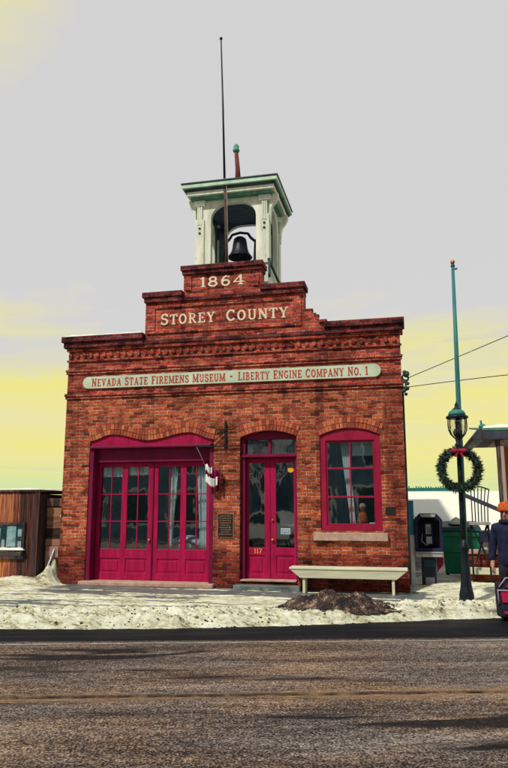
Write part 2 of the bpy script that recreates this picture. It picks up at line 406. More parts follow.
# ------------------------------------------------------------------ slab-serif letters
def arc(cx, cy, rx, ry, a0, a1, n=9):
    return [(cx + rx * math.cos(R(a0 + (a1 - a0) * i / n)), cy + ry * math.sin(R(a0 + (a1 - a0) * i / n))) for i in range(n + 1)]
T, t_ = .17, .10
def stem(x, y0=0, y1=1, s0=True, s1=True, w=T):
    r = [([(x, y0), (x, y1)], w)]
    if s0: r.append(([(x - w / 2 - .09, y0 + t_ / 2), (x + w / 2 + .09, y0 + t_ / 2)], t_))
    if s1: r.append(([(x - w / 2 - .09, y1 - t_ / 2), (x + w / 2 + .09, y1 - t_ / 2)], t_))
    return r
def foot(x, y, h=.14): return [([(x - h, y), (x + h, y)], t_)]
G = {
 'I': (.40, stem(.20)),
 'T': (.72, stem(.36, s1=False) + [([(.02, .95), (.70, .95)], t_), ([(.06, .95), (.06, .74)], t_), ([(.66, .95), (.66, .74)], t_)]),
 'L': (.66, stem(.2) + [([(.2, .05), (.62, .05)], t_), ([(.60, .05), (.60, .28)], t_)]),
 'E': (.70, stem(.2) + [([(.2, .05), (.64, .05)], t_), ([(.62, .05), (.62, .26)], t_), ([(.2, .95), (.62, .95)], t_), ([(.60, .95), (.60, .75)], t_), ([(.2, .5), (.48, .5)], t_), ([(.48, .4), (.48, .6)], .08)]),
 'F': (.66, stem(.2) + [([(.2, .95), (.62, .95)], t_), ([(.60, .95), (.60, .75)], t_), ([(.2, .5), (.48, .5)], t_), ([(.48, .4), (.48, .6)], .08)]),
 'N': (.82, stem(.16, w=.12) + stem(.66, s0=False, w=.12) + [([(.14, .97), (.68, .03)], T)]),
 'M': (.98, stem(.16, w=.11) + stem(.82) + [([(.16, .96), (.48, .1)], .15), ([(.48, .1), (.80, .96)], t_)]),
 'V': (.80, [([(.16, .97), (.40, .02)], T), ([(.40, .02), (.64, .97)], t_)] + foot(.16, .95) + foot(.64, .95)),
 'A': (.82, [([(.14, .03), (.41, .98)], t_), ([(.41, .98), (.68, .03)], T), ([(.22, .32), (.60, .32)], t_)] + foot(.14, .05) + foot(.68, .05)),
 'Y': (.78, stem(.39, 0, .5, s1=False) + [([(.14, .97), (.39, .45)], T), ([(.39, .45), (.64, .97)], t_)] + foot(.14, .95) + foot(.64, .95)),
 'U': (.80, [([(.18, .95), (.18, .3)] + arc(.40, .28, .22, .23, 180, 360) + [(.62, .95)], .14)] + foot(.18, .95) + foot(.62, .95)),
 'O': (.80, [(arc(.40, .5, .28, .44, 0, 360, 22), .16)]),
 'C': (.76, [(arc(.42, .5, .30, .44, 48, 312, 16), .15), ([(.63, .70), (.63, .95)], t_), ([(.63, .05), (.63, .25)], t_)]),
 'G': (.80, [(arc(.42, .5, .30, .44, 48, 330, 16), .15), ([(.63, .70), (.63, .95)], t_), ([(.66, .08), (.66, .42)], .13), ([(.48, .43), (.76, .43)], t_)]),
 'S': (.68, [(arc(.34, .72, .22, .22, 35, 250, 10)[:-1] + arc(.34, .28, .23, .23, 80, -145, 10), .15), ([(.56, .72), (.56, .95)], t_), ([(.10, .05), (.10, .30)], t_)]),
 'R': (.80, stem(.2) + [([(.2, .95), (.42, .95)] + arc(.42, .73, .18, .22, 90, -90, 8) + [(.2, .51)], .12), ([(.40, .5), (.66, .05)], .15)] + foot(.68, .05, .1)),
 'P': (.70, stem(.2) + [([(.2, .95), (.42, .95)] + arc(.42, .71, .19, .24, 90, -90, 8) + [(.2, .47)], .12)]),
 'B': (.74, stem(.2) + [([(.2, .95), (.40, .95)] + arc(.40, .74, .17, .21, 90, -90, 8) + [(.2, .53)], .12), ([(.3, .53), (.42, .53)] + arc(.42, .29, .20, .24, 90, -90, 8) + [(.2, .05)], .12)]),
 'D': (.80, stem(.2) + [([(.2, .95), (.36, .95)] + arc(.36, .5, .30, .45, 90, -90, 12) + [(.2, .05)], .13)]),
 'K': (.80, stem(.2) + [([(.28, .45), (.62, .95)], t_), ([(.38, .55), (.66, .05)], .15)] + foot(.66, .95, .1) + foot(.68, .05, .1)),
 '1': (.46, stem(.26, s1=False) + [([(.26, .96), (.06, .80)], t_)]),
 '7': (.60, [([(.06, .95), (.54, .95)], t_), ([(.53, .97), (.22, 0)], T)]),
 '8': (.84, [(arc(.42, .73, .22, .21, 0, 360, 18), .16), (arc(.42, .27, .28, .23, 0, 360, 18), .16)]),
 '6': (.84, [(arc(.42, .29, .26, .25, 0, 360, 18), .16), (arc(.52, .38, .36, .56, 185, 90, 9), .16), ([(.60, .93), (.66, .82)], .16)]),
 '4': (.88, stem(.58, s1=False) + [([(.58, .95), (.08, .30)], t_), ([(.04, .30), (.84, .30)], t_)]),
 '.': (.26, [([(.13, 0), (.13, .17)], .17)]),
 '*': (.40, [(arc(.2, .5, .06, .06, 0, 360, 10), .13)]),
 ' ': (.42, []),
}
def lay(text, small=1.):
    """glyphs with their x offset; first letter of each word at full height, the rest at `small`"""
    out = []; x = 0; first = True
    for ch in text:
        s = 1. if (first or ch.isdigit()) else small
        w, st = G[ch]
        out.append((x, s, st)); x += (w + .10) * s
        first = ch == ' '
    return out, x - .10
def letters(mb, text, x0, x1, z0, h, y, depth=.006, small=1., weight=1.):
    gl, tot = lay(text, small)
    sx = (x1 - x0) / tot; k = 0
    for gx, s, strokes in gl:
        for pts, w in strokes:
            k += 1; d = depth + (k % 7) * .0003
            w = w * weight
            P = [Vector((x0 + (gx + px * s) * sx, z0 + py * s * h)) for px, py in pts]
            closed = (P[0] - P[-1]).length < 1e-5 and len(P) > 3
            n = len(P); L = []; Rr = []
            for i in range(n):
                if closed: a = P[(i - 1) % (n - 1)] if i > 0 else P[n - 2]; b = P[(i + 1) % (n - 1)] if i < n - 1 else P[1]
                else: a = P[max(i - 1, 0)]; b = P[min(i + 1, n - 1)]
                tt = (b - a).normalized(); nn = Vector((-tt.y, tt.x))
                hw = Vector((nn.x * w * s * sx / 2, nn.y * w * s * h / 2))
                L.append(P[i] + hw); Rr.append(P[i] - hw)
            vs = [(p.x, y - d, p.y) for p in L] + [(p.x, y - d, p.y) for p in Rr] + [(p.x, y, p.y) for p in L] + [(p.x, y, p.y) for p in Rr]
            fs = []
            for i in range(n - 1):
                fs += [(i, i + 1, n + i + 1, n + i), (i, 2 * n + i, 2 * n + i + 1, i + 1), (n + i, n + i + 1, 3 * n + i + 1, 3 * n + i)]
            fs += [(0, n, 3 * n, 2 * n), (n - 1, 3 * n - 1, 4 * n - 1, 2 * n - 1)]
            mb.add(vs, fs)
    return mb

# ------------------------------------------------------------------ firehouse
FH = thing('firehouse', 'red brick firehouse with stepped parapet, bell tower and crimson doors', 'building')
XL, XR = -7.66, -.08
def arch_pts(x0, x1, zs, rise, n=14):
    """segmental arch from left spring to right spring"""
    w = (x1 - x0) / 2; rad = (w * w + rise * rise) / (2 * rise); cx = (x0 + x1) / 2; cz = zs + rise - rad
    a = math.asin(w / rad)
    return [(cx + rad * math.sin(-a + 2 * a * i / n), cz + rad * math.cos(-a + 2 * a * i / n)) for i in range(n + 1)]
GX0, GX1 = -7.03, -4.11
def cosi(a, b, t): return a + (b - a) * (1 - math.cos(math.pi * t)) / 2
gk = [(-7.03, 3.13), (-6.50, 3.275), (-5.62, 3.125), (-4.70, 3.28), (-4.11, 3.11)]
g_arch = []
for (xa, za), (xb, zb) in zip(gk[:-1], gk[1:]):
    for i in range(8): t = i / 8; g_arch.append((xa + (xb - xa) * t, cosi(za, zb, t)))
g_arch.append(gk[-1])
DX0, DX1, DZ = -3.53, -2.30, .15
WX0, WX1, WZ = -1.81, -.565, 1.185
d_arch = arch_pts(DX0, DX1, 3.14, .135)
w_arch = arch_pts(WX0, WX1, 3.135, .15)
TOP1, TOP2, TOP3 = 5.56, 6.51, 7.09
outer = [(XL, 0), (GX0, 0)] + g_arch + [(GX1, 0), (XR, 0), (XR, 4.14)]
up = [(XR, 4.14), (XR, TOP1), (-1.66, TOP1), (-1.66, 5.63), (-1.80, 5.63), (-1.80, 5.74), (-1.88, 5.74), (-1.88, 5.80), (-1.93, 5.80), (-1.93, 5.86), (-2.11, 5.86), (-2.11, TOP2),
      (-3.06, TOP2), (-3.06, TOP3), (-4.87, TOP3), (-4.87, TOP2), (-5.78, TOP2), (-5.78, TOP1), (XL, TOP1), (XL, 4.14)]
outer_low = outer + [(XL, 4.14)]
dh = [(DX0, DZ)] + d_arch + [(DX1, DZ)]
wh = [(WX0, WZ)] + w_arch + [(WX1, WZ)]
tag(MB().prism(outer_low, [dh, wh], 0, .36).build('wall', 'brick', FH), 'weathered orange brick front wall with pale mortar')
tag(MB().prism(up, [], 0, .36).build('parapet', 'brick_red', FH), 'stepped parapet of darker red brick')
# arches: three rows of headers set on end, a little proud
def arch_ring(path, mb, depth=.235, rows=2):
    pts = [Vector(p) for p in path]
    seg = [0]
    for a, b in zip(pts[:-1], pts[1:]): seg.append(seg[-1] + (b - a).length)
    tot = seg[-1]
    def at(d):
        d = min(max(d, 0), tot)
        for i in range(len(pts) - 1):
            if d <= seg[i + 1] + 1e-9:
                t = (d - seg[i]) / (seg[i + 1] - seg[i])
                i0 = max(i - 1, 0); i1 = min(i + 2, len(pts) - 1)
                tg = (pts[i1] - pts[i0]).normalized()
                return pts[i].lerp(pts[i + 1], t), Vector((-tg.y, tg.x))
        return pts[-1], Vector((0, 1))
    for r in range(rows):
        n = int(tot / .074); h0 = .004 + r * depth / rows; h1 = h0 + depth / rows - .012
        for i in range(n):
            pr = -.012 - rnd.random() * .008
            a, na = at(i * tot / n + .006); b, nb = at((i + 1) * tot / n - .006)
            q = [a + na * h0, b + nb * h0, b + nb * h1, a + na * h1]
            mb.add([(p.x, pr, p.y) for p in q] + [(p.x, .05, p.y) for p in q], [(0, 1, 2, 3), (0, 4, 5, 1), (1, 5, 6, 2), (2, 6, 7, 3), (3, 7, 4, 0)])
    return mb
arch_ring(g_arch, MB()).build('arch', 'arch', FH)
arch_ring(d_arch, MB()).build('arch', 'arch', FH)
arch_ring(w_arch, MB()).build('arch', 'arch', FH)
# cornices
c = MB()
c.box(-7.80, -5.78, -.15, .42, 5.44, 5.575); c.box(-7.76, -5.782, -.10, .40, 5.31, 5.438)
c.box(-1.66, .02, -.15, .42, 5.44, 5.575); c.box(-1.662, -.02, -.10, .40, 5.31, 5.438)
c.box(-5.78, -1.66, -.075, .01, 5.31, 5.40)
c.build('cornice', 'brick_cap', FH, .012)
c = MB()
c.box(-5.84, -4.87, -.12, .40, 6.40, 6.525); c.box(-5.80, -4.872, -.08, .38, 6.29, 6.398)
c.box(-3.06, -2.06, -.12, .40, 6.40, 6.525); c.box(-3.062, -2.10, -.08, .38, 6.29, 6.398)
c.box(-4.872, -3.06, -.05, .01, 6.29, 6.37)
c.box(-4.93, -3.00, -.10, .40, 6.99, 7.105); c.box(-4.90, -3.03, -.06, .38, 6.90, 6.988)
c.build('parapet_coping', 'brick_cap', FH, .012)
# dentil course: round faced bricks between two projecting bands
d = MB(); x = -7.60
d.box(-7.70, -.04, -.05, .01, 5.235, 5.308); d.box(-7.69, -.05, -.04, .01, 4.985, 5.03)
while x < -.12:
    n = 10
    ring = [(x + .047 * math.cos(2 * math.pi * i / n), 5.128 + .062 * math.sin(2 * math.pi * i / n)) for i in range(n)]
    d.prism(ring, [], -.05, .005); x += .168
d.build('dentil_course', 'brick_red', FH, .008)
c = MB()
c.box(-7.70, -.04, -.055, .01, 4.745, 4.80); c.box(-7.69, -.05, -.035, .01, 4.69, 4.743)
c.box(-7.70, -.04, -.055, .01, 4.165, 4.235); c.box(-7.69, -.05, -.03, .01, 4.11, 4.163)
# raised frame round the name panel and the date panel
c.box(-5.74, -2.15, -.035, .01, 6.15, 6.22); c.box(-5.74, -5.54, -.03, .01, 5.62, 6.148); c.box(-2.35, -2.15, -.03, .01, 5.62, 6.148)
c.box(-5.74, -2.15, -.035, .01, 5.55, 5.617)
c.box(-4.83, -4.68, -.03, .01, 6.53, 6.88); c.box(-3.25, -3.10, -.03, .01, 6.53, 6.88)
c.build('string_course', 'brick_red', FH, .01)
# broken bricks left standing at the right step
for (x0, x1, z0, z1, y0, y1) in ((-2.09, -1.91, 5.862, 5.93, .02, .13), (-2.0, -1.86, 5.80, 5.87, .16, .28), (-1.92, -1.78, 5.742, 5.80, .05, .16), (-1.78, -1.60, 5.577, 5.65, -.06, .06), (-1.64, -1.48, 5.577, 5.63, .1, .3)):
    MB().box(x0, x1, y0, y1, z0, z1).build('loose_brick', 'brick_cap', FH, .01)
# other walls, roof and floor
sw = MB(); sw.prism([(.36, 0), (9.0, 0), (9.0, 4.9), (.36, 4.9)], [], XL + .04, XL + .36, 'x'); sw.build('side_wall', 'brick_side', FH)
sw = MB(); sw.prism([(.36, 0), (9.0, 0), (9.0, 4.9), (.36, 4.9)], [], XR - .36, XR - .04, 'x'); sw.build('side_wall', 'brick_side', FH)
MB().box(XL + .36, XR - .36, 8.7, 9.0, 0, 4.9).build('rear_wall', 'brick_side', FH)
MB().box(XL + .365, XR - .365, .365, 8.695, 4.6, 4.88).build('roof', 'roofdark', FH)
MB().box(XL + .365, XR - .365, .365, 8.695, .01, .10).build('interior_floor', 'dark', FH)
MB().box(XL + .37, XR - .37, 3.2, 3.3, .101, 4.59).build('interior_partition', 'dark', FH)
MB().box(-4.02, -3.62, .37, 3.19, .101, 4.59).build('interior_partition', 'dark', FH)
# stone sills and steps
MB().box(-7.10, -4.06, -.16, .35, 0.0, .085).build('doorstep', 'sand', FH, .015)
MB().box(-3.50, -2.33, -.06, .35, DZ + .002, .185).build('threshold', 'sand', FH, .01)
MB().box(-3.60, -2.22, -.28, -.002, -.01, .095).build('doorstep', 'concrete', FH, .015)

# --- garage frame
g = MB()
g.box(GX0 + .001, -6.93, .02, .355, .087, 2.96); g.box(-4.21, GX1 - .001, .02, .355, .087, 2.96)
g.box(-6.93, -4.21, .16, .34, 2.66, 2.96)  # head panel in the frame's maroon, dark tone standing in for hood shade
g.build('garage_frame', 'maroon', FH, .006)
fa = [(a, b - .003) for a, b in g_arch]
MB().prism([(GX0 + .002, 3.015)] + [(min(max(a, GX0 + .002), GX1 - .002), b) for a, b in fa] + [(GX1 - .002, 3.015)], [], .03, .3).build('fascia_board', 'crimson', FH)
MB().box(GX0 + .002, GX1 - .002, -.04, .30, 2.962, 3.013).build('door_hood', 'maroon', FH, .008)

def leaf(x0, x1, cols, zs, z0, z1, panels, name, mt, y=.27, th=.05, knob=None, mull=.022):
    """a panelled leaf: stiles and rails round the panes, thin glazing bars, raised kick panels"""
    holes = []
    for (a, b) in cols: holes.append([(a, zs[0]), (a, zs[-1]), (b, zs[-1]), (b, zs[0])])
    for (a, b, c_, d_) in panels: holes.append([(a, c_), (a, d_), (b, d_), (b, c_)])
    m = MB(); m.prism([(x0, z0), (x0, z1), (x1, z1), (x1, z0)], holes, y, y + th)
    for (a, b, c_, d_) in panels:
        m.box(a - .004, b + .004, y + .018, y + .04, c_ - .004, d_ + .004)
        m.box(a + .05, b - .05, y + .006, y + .02, c_ + .05, d_ - .05)
    o = m.build(name, mt, FH, .006)
    bars = MB(); gl = MB()
    for (a, b) in cols:
        if len(zs) > 2:
            cm = (a + b) / 2
            bars.box(cm - mull / 2, cm + mull / 2, y + .008, y + .042, zs[0], zs[-1])
            for z in zs[1:-1]: bars.box(a, b, y + .006, y + .040, z - mull / 2, z + mull / 2)
        gl.box(a - .006, b + .006, y + .022, y + .027, zs[0] - .006, zs[-1] + .006)
    if len(zs) > 2: bars.build('glazing_bars', mt, o)
    gl.build('glass', 'glass', o)
    if knob: MB().ball((knob[0], y - .035, knob[1]), .032).build('knob', 'gold', o); 
    return o
zs = [.75, 1.355, 1.95, 2.555]
leaf(-6.925, -5.588, [(-6.845, -6.335), (-6.20, -5.70)], zs, .09, 2.655, [(-6.83, -6.33, .235, .55), (-6.20, -5.70, .235, .55)], 'garage_door', 'crimson', knob=(-5.64, .95))
leaf(-5.582, -4.215, [(-5.465, -4.945), (-4.81, -4.345)], zs, .09, 2.655, [(-5.46, -4.95, .235, .55), (-4.81, -4.34, .235, .55)], 'garage_door', 'crimson')
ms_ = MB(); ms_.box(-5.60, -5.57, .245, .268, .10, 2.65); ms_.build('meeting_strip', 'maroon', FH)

# --- entrance
f = MB()
f.box(DX0 + .001, DX0 + .09, .10, .355, .187, 3.10); f.box(DX1 - .05, DX1 - .001, .10, .355, .187, 3.10)
f.box(DX0 + .09, DX1 - .05, .14, .34, 2.70, 2.79)
f.prism([(DX0 + .002, 3.102)] + [(a, b - .003) for a, b in arch_pts(DX0 + .002, DX1 - .002, 3.14, .133)] + [(DX1 - .002, 3.102)], [], .13, .30)
f.box(-2.945, -2.885, .17, .30, 2.792, 3.10)
f.box(DX0 + .03, DX1 - .03, .05, .16, 2.715, 2.76)
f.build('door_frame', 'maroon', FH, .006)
MB().box(DX0 + .092, DX1 - .052, .22, .226, 2.791, 3.101).build('transom_glass', 'glass', FH)
o1 = leaf(-3.435, -2.918, [(-3.385, -3.04)], [.82, 2.60], .19, 2.695, [(-3.375, -3.04, .28, .66)], 'entrance_door', 'crimson', y=.22)
o2 = leaf(-2.912, -2.355, [(-2.79, -2.405)], [.82, 2.60], .19, 2.695, [(-2.79, -2.41, .28, .66)], 'entrance_door', 'crimson', y=.22, knob=(-2.86, .98))
MB().ball((-2.86, .195, 1.39), .024).build('door_lock', 'gold', o2)
letters(MB(), '117', -3.27, -3.10, .70, .10, .219, .004).build('house_number', 'yellowp', o1)
MB().prism([(-2.47 + .055 * math.cos(i * math.pi / 6) * 1.2, 2.44 + .055 * math.sin(i * math.pi / 6)) for i in range(12)], [], .226, .229).build('sticker', 'yellowp', o2)
MB().box(-2.69, -2.49, .226, .230, 1.10, 1.22).build('open_sign', 'paper', o2)
k = MB(); k.box(-2.675, -2.505, .223, .2255, 1.115, 1.205)
k.build('sign_face', 'bluepaint', o2)
letters(MB(), 'OPEN', -2.66, -2.52, 1.13, .06, .2225, .002).build('sign_lettering', 'paper', o2)

# --- window
wa = arch_pts(WX0 + .002, WX1 - .002, 3.135, .148)
w_out = [(WX0 + .002, WZ + .002)] + wa + [(WX1 - .002, WZ + .002)]
wf = MB().prism(w_out, [[(WX0 + .12, WZ + .10), (WX0 + .12, 3.03), (WX1 - .12, 3.03), (WX1 - .12, WZ + .10)]], .03, .16)
win = wf.build('window', 'crimson_win', FH, .008)
b = MB(); ax, bx_ = WX0 + .12, WX1 - .12
b.box(ax, bx_, .06, .12, WZ + .10, WZ + .14); b.box(ax, bx_, .06, .12, 2.99, 3.03); b.box(ax, ax + .035, .06, .12, WZ + .142, 2.988); b.box(bx_ - .035, bx_, .06, .12, WZ + .142, 2.988)
b.box((ax + bx_) / 2 - .016, (ax + bx_) / 2 + .016, .065, .115, WZ + .14, 2.99)
for z in (1.865, 2.45): b.box(ax + .034, bx_ - .034, .055, .112, z - .02, z + .02)
b.build('sash', 'crimson_win', win, .004)
MB().box(ax, bx_, .085, .091, WZ + .10, 3.03).build('glass', 'glass', win)
MB().box(WX0 - .15, WX1 + .10, -.10, .02, .985, 1.145).build('sill', 'sand', win, .015)

# --- plaque, bracket, pipe
p = MB().box(-4.02, -3.65, -.022, .0, 1.02, 1.54).build('plaque', 'plaqueframe', FH, .005)
MB().box(-3.995, -3.675, -.032, -.0225, 1.045, 1.515).build('plaque_plate', 'plaque', p)
l = MB()
for i in range(9):
    z = 1.475 - i * .047; a = rnd.uniform(.0, .04)
    x = -3.97 + a
    while x < -3.71 - a:
        w = rnd.uniform(.018, .045); l.box(x, x + w, -.0345, -.0322, z - .008, z + .008); x += w + .012
l.build('raised_lines', 'plaqueframe', p)
k = MB()
k.box(-3.865, -3.825, -.05, -.001, 2.88, 3.50)
k.bar((-4.50, -.055, 2.955), (-3.52, -.055, 2.955), .024, .026)
k.bar((-4.06, -.05, 3.31), (-3.62, -.05, 3.31), .02, .022)
k.bar((-4.20, -.055, 2.97), (-3.85, -.055, 3.28), .018, .018)
k.bar((-4.50, -.055, 2.955), (-4.50, -.055, 2.90), .01, .01)
k.build('sign_bracket', 'iron', FH)
k = MB(); k.tube([(-.075, .10, 4.35), (-.07, .10, 3.9), (-.072, .10, 1.0), (-.072, .08, .15)], .03, 10)
k.build('downspout', 'towerdark', FH)
k = MB(); k.box(-.078, .03, .02, .10, 4.2, 4.27); k.tube([(.0, .06, 4.23), (.05, .05, 4.26), (.06, .05, 4.32)], .02, 8); k.tube([(.0, .06, 4.05), (.05, .05, 4.06), (.06, .05, 4.12)], .02, 8)
for i in range(16):
    k.ball((rnd.uniform(-.06, .05), rnd.uniform(-.02, .1), rnd.uniform(3.95, 4.45)), rnd.uniform(.025, .05), 6)
k.build('service_bracket', 'towerdark', FH)
MB().box(-.50, -.30, -.012, .0, 1.50, 1.66).build('wall_vent', 'plaque', FH)

# --- lettering on brick
letters(MB(), 'STOREY', -5.41, -4.12, 5.755, .26, -.001, .005, .9).build('lettering', 'cream', FH)
letters(MB(), 'COUNTY', -3.87, -2.45, 5.755, .26, -.001, .005, .9).build('lettering', 'cream', FH)
letters(MB(), '1864', -4.49, -3.43, 6.59, .235, -.001, .005).build('date', 'cream', FH)
# --- name board
sb = [(-7.02 + .135 * math.cos(R(a)) - .10, 4.477 + .137 * math.sin(R(a))) for a in range(90, 271, 15)] + [(-.63 + .135 * math.cos(R(a)), 4.477 + .137 * math.sin(R(a))) for a in range(-90, 91, 15)]
nb = MB().prism(sb, [], -.045, -.001).build('name_board', 'signgreen', FH, .006)
L_ = MB(); letters(L_, 'NEVADA STATE FIREMENS MUSEUM', -7.03, -3.86, 4.385, .185, -.045, .004, .92, 1.15)
L_.build('lettering', 'signred', nb); L_ = MB(); letters(L_, '*', -3.77, -3.67, 4.395, .17, -.045, .004)
L_.build('dot', 'signred', nb); L_ = MB(); letters(L_, 'LIBERTY ENGINE COMPANY NO. 1', -3.57, -.76, 4.385, .185, -.045, .004, .92, 1.15)
L_.build('lettering', 'signred', nb)

# --- bell tower
TX0, TX1, TY0, TY1 = -4.77, -3.02, .60, 2.06
tw = MB()
zt = 8.98
def basket(x0, x1, zs_, zt_, n=6):
    r = zt_ - zs_; rx = r * 1.15
    return arc(x0 + rx, zs_, rx, r, 180, 90, n) + arc(x1 - rx, zs_, rx, r, 90, 0, n)
def face(x0, x1, a, b_, axis, d0, d1):
    tw.prism([(x0, 4.9), (x0, zt), (x1, zt), (x1, 4.9)], [[(a, 7.30)] + basket(a, b_, 8.50, 8.87) + [(b_, 7.30)]], d0, d1, axis)
face(TX0, TX1, -4.42, -3.31, 'y', TY0, TY0 + .12)
face(TX0, TX1, -4.42, -3.31, 'y', TY1 - .12, TY1)
face(TY0 + .121, TY1 - .121, TY0 + .30, TY1 - .30, 'x', TX0, TX0 + .12)
face(TY0 + .121, TY1 - .121, TY0 + .30, TY1 - .30, 'x', TX1 - .12, TX1)
# corner boards and swelling brackets
for sx, x in ((-1, TX0), (1, TX1)):
    for sy, y in ((-1, TY0), (1, TY1)):
        tw.box(x - .035 if sx < 0 else x - .19, x + .19 if sx < 0 else x + .035, y - .035 if sy < 0 else y - .19, y + .19 if sy < 0 else y + .035, 7.28, 8.50)
        tw.box(x - .07 if sx < 0 else x - .21, x + .21 if sx < 0 else x + .07, y - .07 if sy < 0 else y - .21, y + .21 if sy < 0 else y + .07, 8.84, 8.975)
tw_o = tw.build('bell_tower', 'tower', FH, .008)
def bracket(x, y, dx, dy, w=.15):
    prof = [(0, 8.30), (.02, 8.30), (.03, 8.46), (.035, 8.60), (.07, 8.72), (.15, 8.82), (.20, 8.92), (.21, 9.02), (0, 9.02)]
    vs = []
    px, py = -dy, dx; br = MB()
    for s_ in (-w / 2, w / 2):
        for o_, z in prof: vs.append((x + dx * o_ + px * s_, y + dy * o_ + py * s_, z))
    n = len(prof)
    br.add(vs, [tuple(range(n)), tuple(range(2 * n - 1, n - 1, -1))] + [(i, (i + 1) % n, n + (i + 1) % n, n + i) for i in range(n)])
    br.build('bracket', 'tower', tw_o, .006)
for x in (TX0 + .075, TX1 - .075):
    for k_ in (-.045, 0, .045): tw_f = MB().box(x + k_ - .014, x + k_ + .014, TY0 - .048, TY0 - .036, 8.36, 8.83).build('flute', 'tower', tw_o)
    bracket(x, TY1 + .036, 0, 1)
for y in (TY0 + .08, TY1 - .08):
    bracket(TX0 - .036, y, -1, 0); bracket(TX1 + .036, y, 1, 0)
for x in (TX0 + .08, TX1 - .08):
    for z in (8.27, 8.15): MB().ball((x, TY0 - .045, z), .03, 8, (1, .5, 1)).build('rosette', 'towerdark', tw_o)
EX0, EX1, EY0, EY1 = -5.07, -2.735, .28, 2.38
cn = MB(); cn.box(EX0 + .10, EX1 - .10, EY0 + .10, EY1 - .10, 9.042, 9.15); cn.build('cornice', 'tower', tw_o, .012)
cn = MB(); cn.box(EX0 + .17, EX1 - .17, EY0 + .17, EY1 - .17, 8.978, 9.04); cn.build('soffit', 'towergreen', tw_o, .01)
cn = MB(); cn.box(EX0 + .05, EX1 - .05, EY0 + .05, EY1 - .05, 9.152, 9.20); cn.build('bed_mould', 'towerdark', tw_o, .01)
cn = MB(); cn.box(EX0, EX1, EY0, EY1, 9.202, 9.30); cn.build('eave', 'towerlip', tw_o, .012)
cn = MB(); cn.box(EX0 - .02, EX1 + .02, EY0 - .02, EY1 + .02, 9.302, 9.338); cn.build('gutter', 'towerdark', tw_o, .008)
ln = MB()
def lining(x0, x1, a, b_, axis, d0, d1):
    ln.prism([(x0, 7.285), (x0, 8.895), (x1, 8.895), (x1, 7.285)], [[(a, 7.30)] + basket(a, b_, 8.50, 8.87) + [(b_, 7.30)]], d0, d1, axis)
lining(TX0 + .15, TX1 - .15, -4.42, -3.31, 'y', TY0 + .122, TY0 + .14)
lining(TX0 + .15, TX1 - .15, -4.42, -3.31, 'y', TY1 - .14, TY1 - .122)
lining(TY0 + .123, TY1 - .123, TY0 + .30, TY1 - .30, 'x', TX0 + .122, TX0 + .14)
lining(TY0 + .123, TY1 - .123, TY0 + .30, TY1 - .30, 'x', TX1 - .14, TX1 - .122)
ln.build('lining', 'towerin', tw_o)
rf = MB(); ap = ((EX0 + EX1) / 2, (EY0 + EY1) / 2, 9.72)
rf.add([(EX0, EY0, 9.34), (EX1, EY0, 9.34), (EX1, EY1, 9.34), (EX0, EY1, 9.34), ap], [(0, 1, 4), (1, 2, 4), (2, 3, 4), (3, 0, 4), (3, 2, 1, 0)])
rf.build('roof', 'towergreen', tw_o)
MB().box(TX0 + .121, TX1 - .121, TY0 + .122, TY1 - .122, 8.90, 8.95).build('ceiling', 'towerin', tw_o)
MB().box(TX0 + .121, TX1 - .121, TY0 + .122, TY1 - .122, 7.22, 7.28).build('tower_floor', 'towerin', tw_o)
fn = MB(); fx, fy = -3.955, 1.33
fn.tube([(fx + .02, fy, 9.66), (fx + .01, fy, 10.1), (fx - .03, fy, 10.62)], [.085, .06, .05], 10)
fn.build('finial', 'redpost', tw_o)
fn = MB(); fn.lathe([(.05, 0), (.085, .02), (.09, .06), (.06, .09), (.075, .15), (.05, .2), (.01, .24)], (fx - .032, fy, 10.60), 12)
fn.build('finial_cap', 'towergreen', tw_o)
st = MB(); st.bar((TX1 + .03, .50, 7.34), (TX1 + .12, 2.0, 6.95), .05, .05); st.bar((TX1 + .05, .52, 6.9), (TX1 + .05, .52, 7.36), .05, .05)
st.build('strap', 'towerdark', tw_o)

# ------------------------------------------------------------------ bell
BE = thing('bell', 'black iron bell hung in its yoke inside the tower arch', 'bell', (-3.87, 1.3, 7.282))
MB().lathe([(.02, .99), (.10, .98), (.155, .93), (.175, .82), (.19, .70), (.225, .58), (.285, .49), (.31, .455), (.295, .45), (.26, .50), (.20, .60), (.1, .85)], (0, 0, 0), 24).build('bell_body', 'bronze', BE)
MB().tube([(-.42, 0, .86), (-.36, 0, .87), (-.27, 0, .96), (-.20, 0, 1.07), (0, 0, 1.11), (.20, 0, 1.07), (.27, 0, .96), (.36, 0, .87), (.42, 0, .86)], .035, 8).build('yoke', 'bronze', BE)
for s in (-1, 1):
    a = MB()
    a.tube([(s * .40, -.22, 0), (s * .39, 0, .88), (s * .40, .22, 0)], .028, 8); a.bar((s * .395, -.15, .3), (s * .395, .15, .3), .03, .03)
    a.build('stand', 'bronze', BE)
MB().tube([(0, 0, .9), (0, 0, .5)], .02, 6).build('clapper', 'bronze', BE)

# ------------------------------------------------------------------ flagpole on the parapet
FP = thing('flagpole', 'tall thin rusty flagpole rising in front of the bell tower', 'flagpole', (-3.965, .45, 7.0))
MB().tube([(0, -.03, .0), (-.015, -.05, 1.0), (-.06, -.08, 2.4)], [.042, .038, .034], 8).build('lower_pole', 'rust', FP)
MB().tube([(-.06, -.08, 2.35), (-.11, -.09, 4.2), (-.175, -.10, 6.12)], [.03, .024, .016], 8).build('upper_pole', 'bronze', FP)
MB().ball((-.176, -.10, 6.16), .04, 10).build('ball_top', 'bronze', FP)
MB().tube([(.06, -.10, .0), (.0, -.12, 2.2), (-.06, -.13, 4.0)], .006, 5).build('halyard', 'whitepaint', FP)

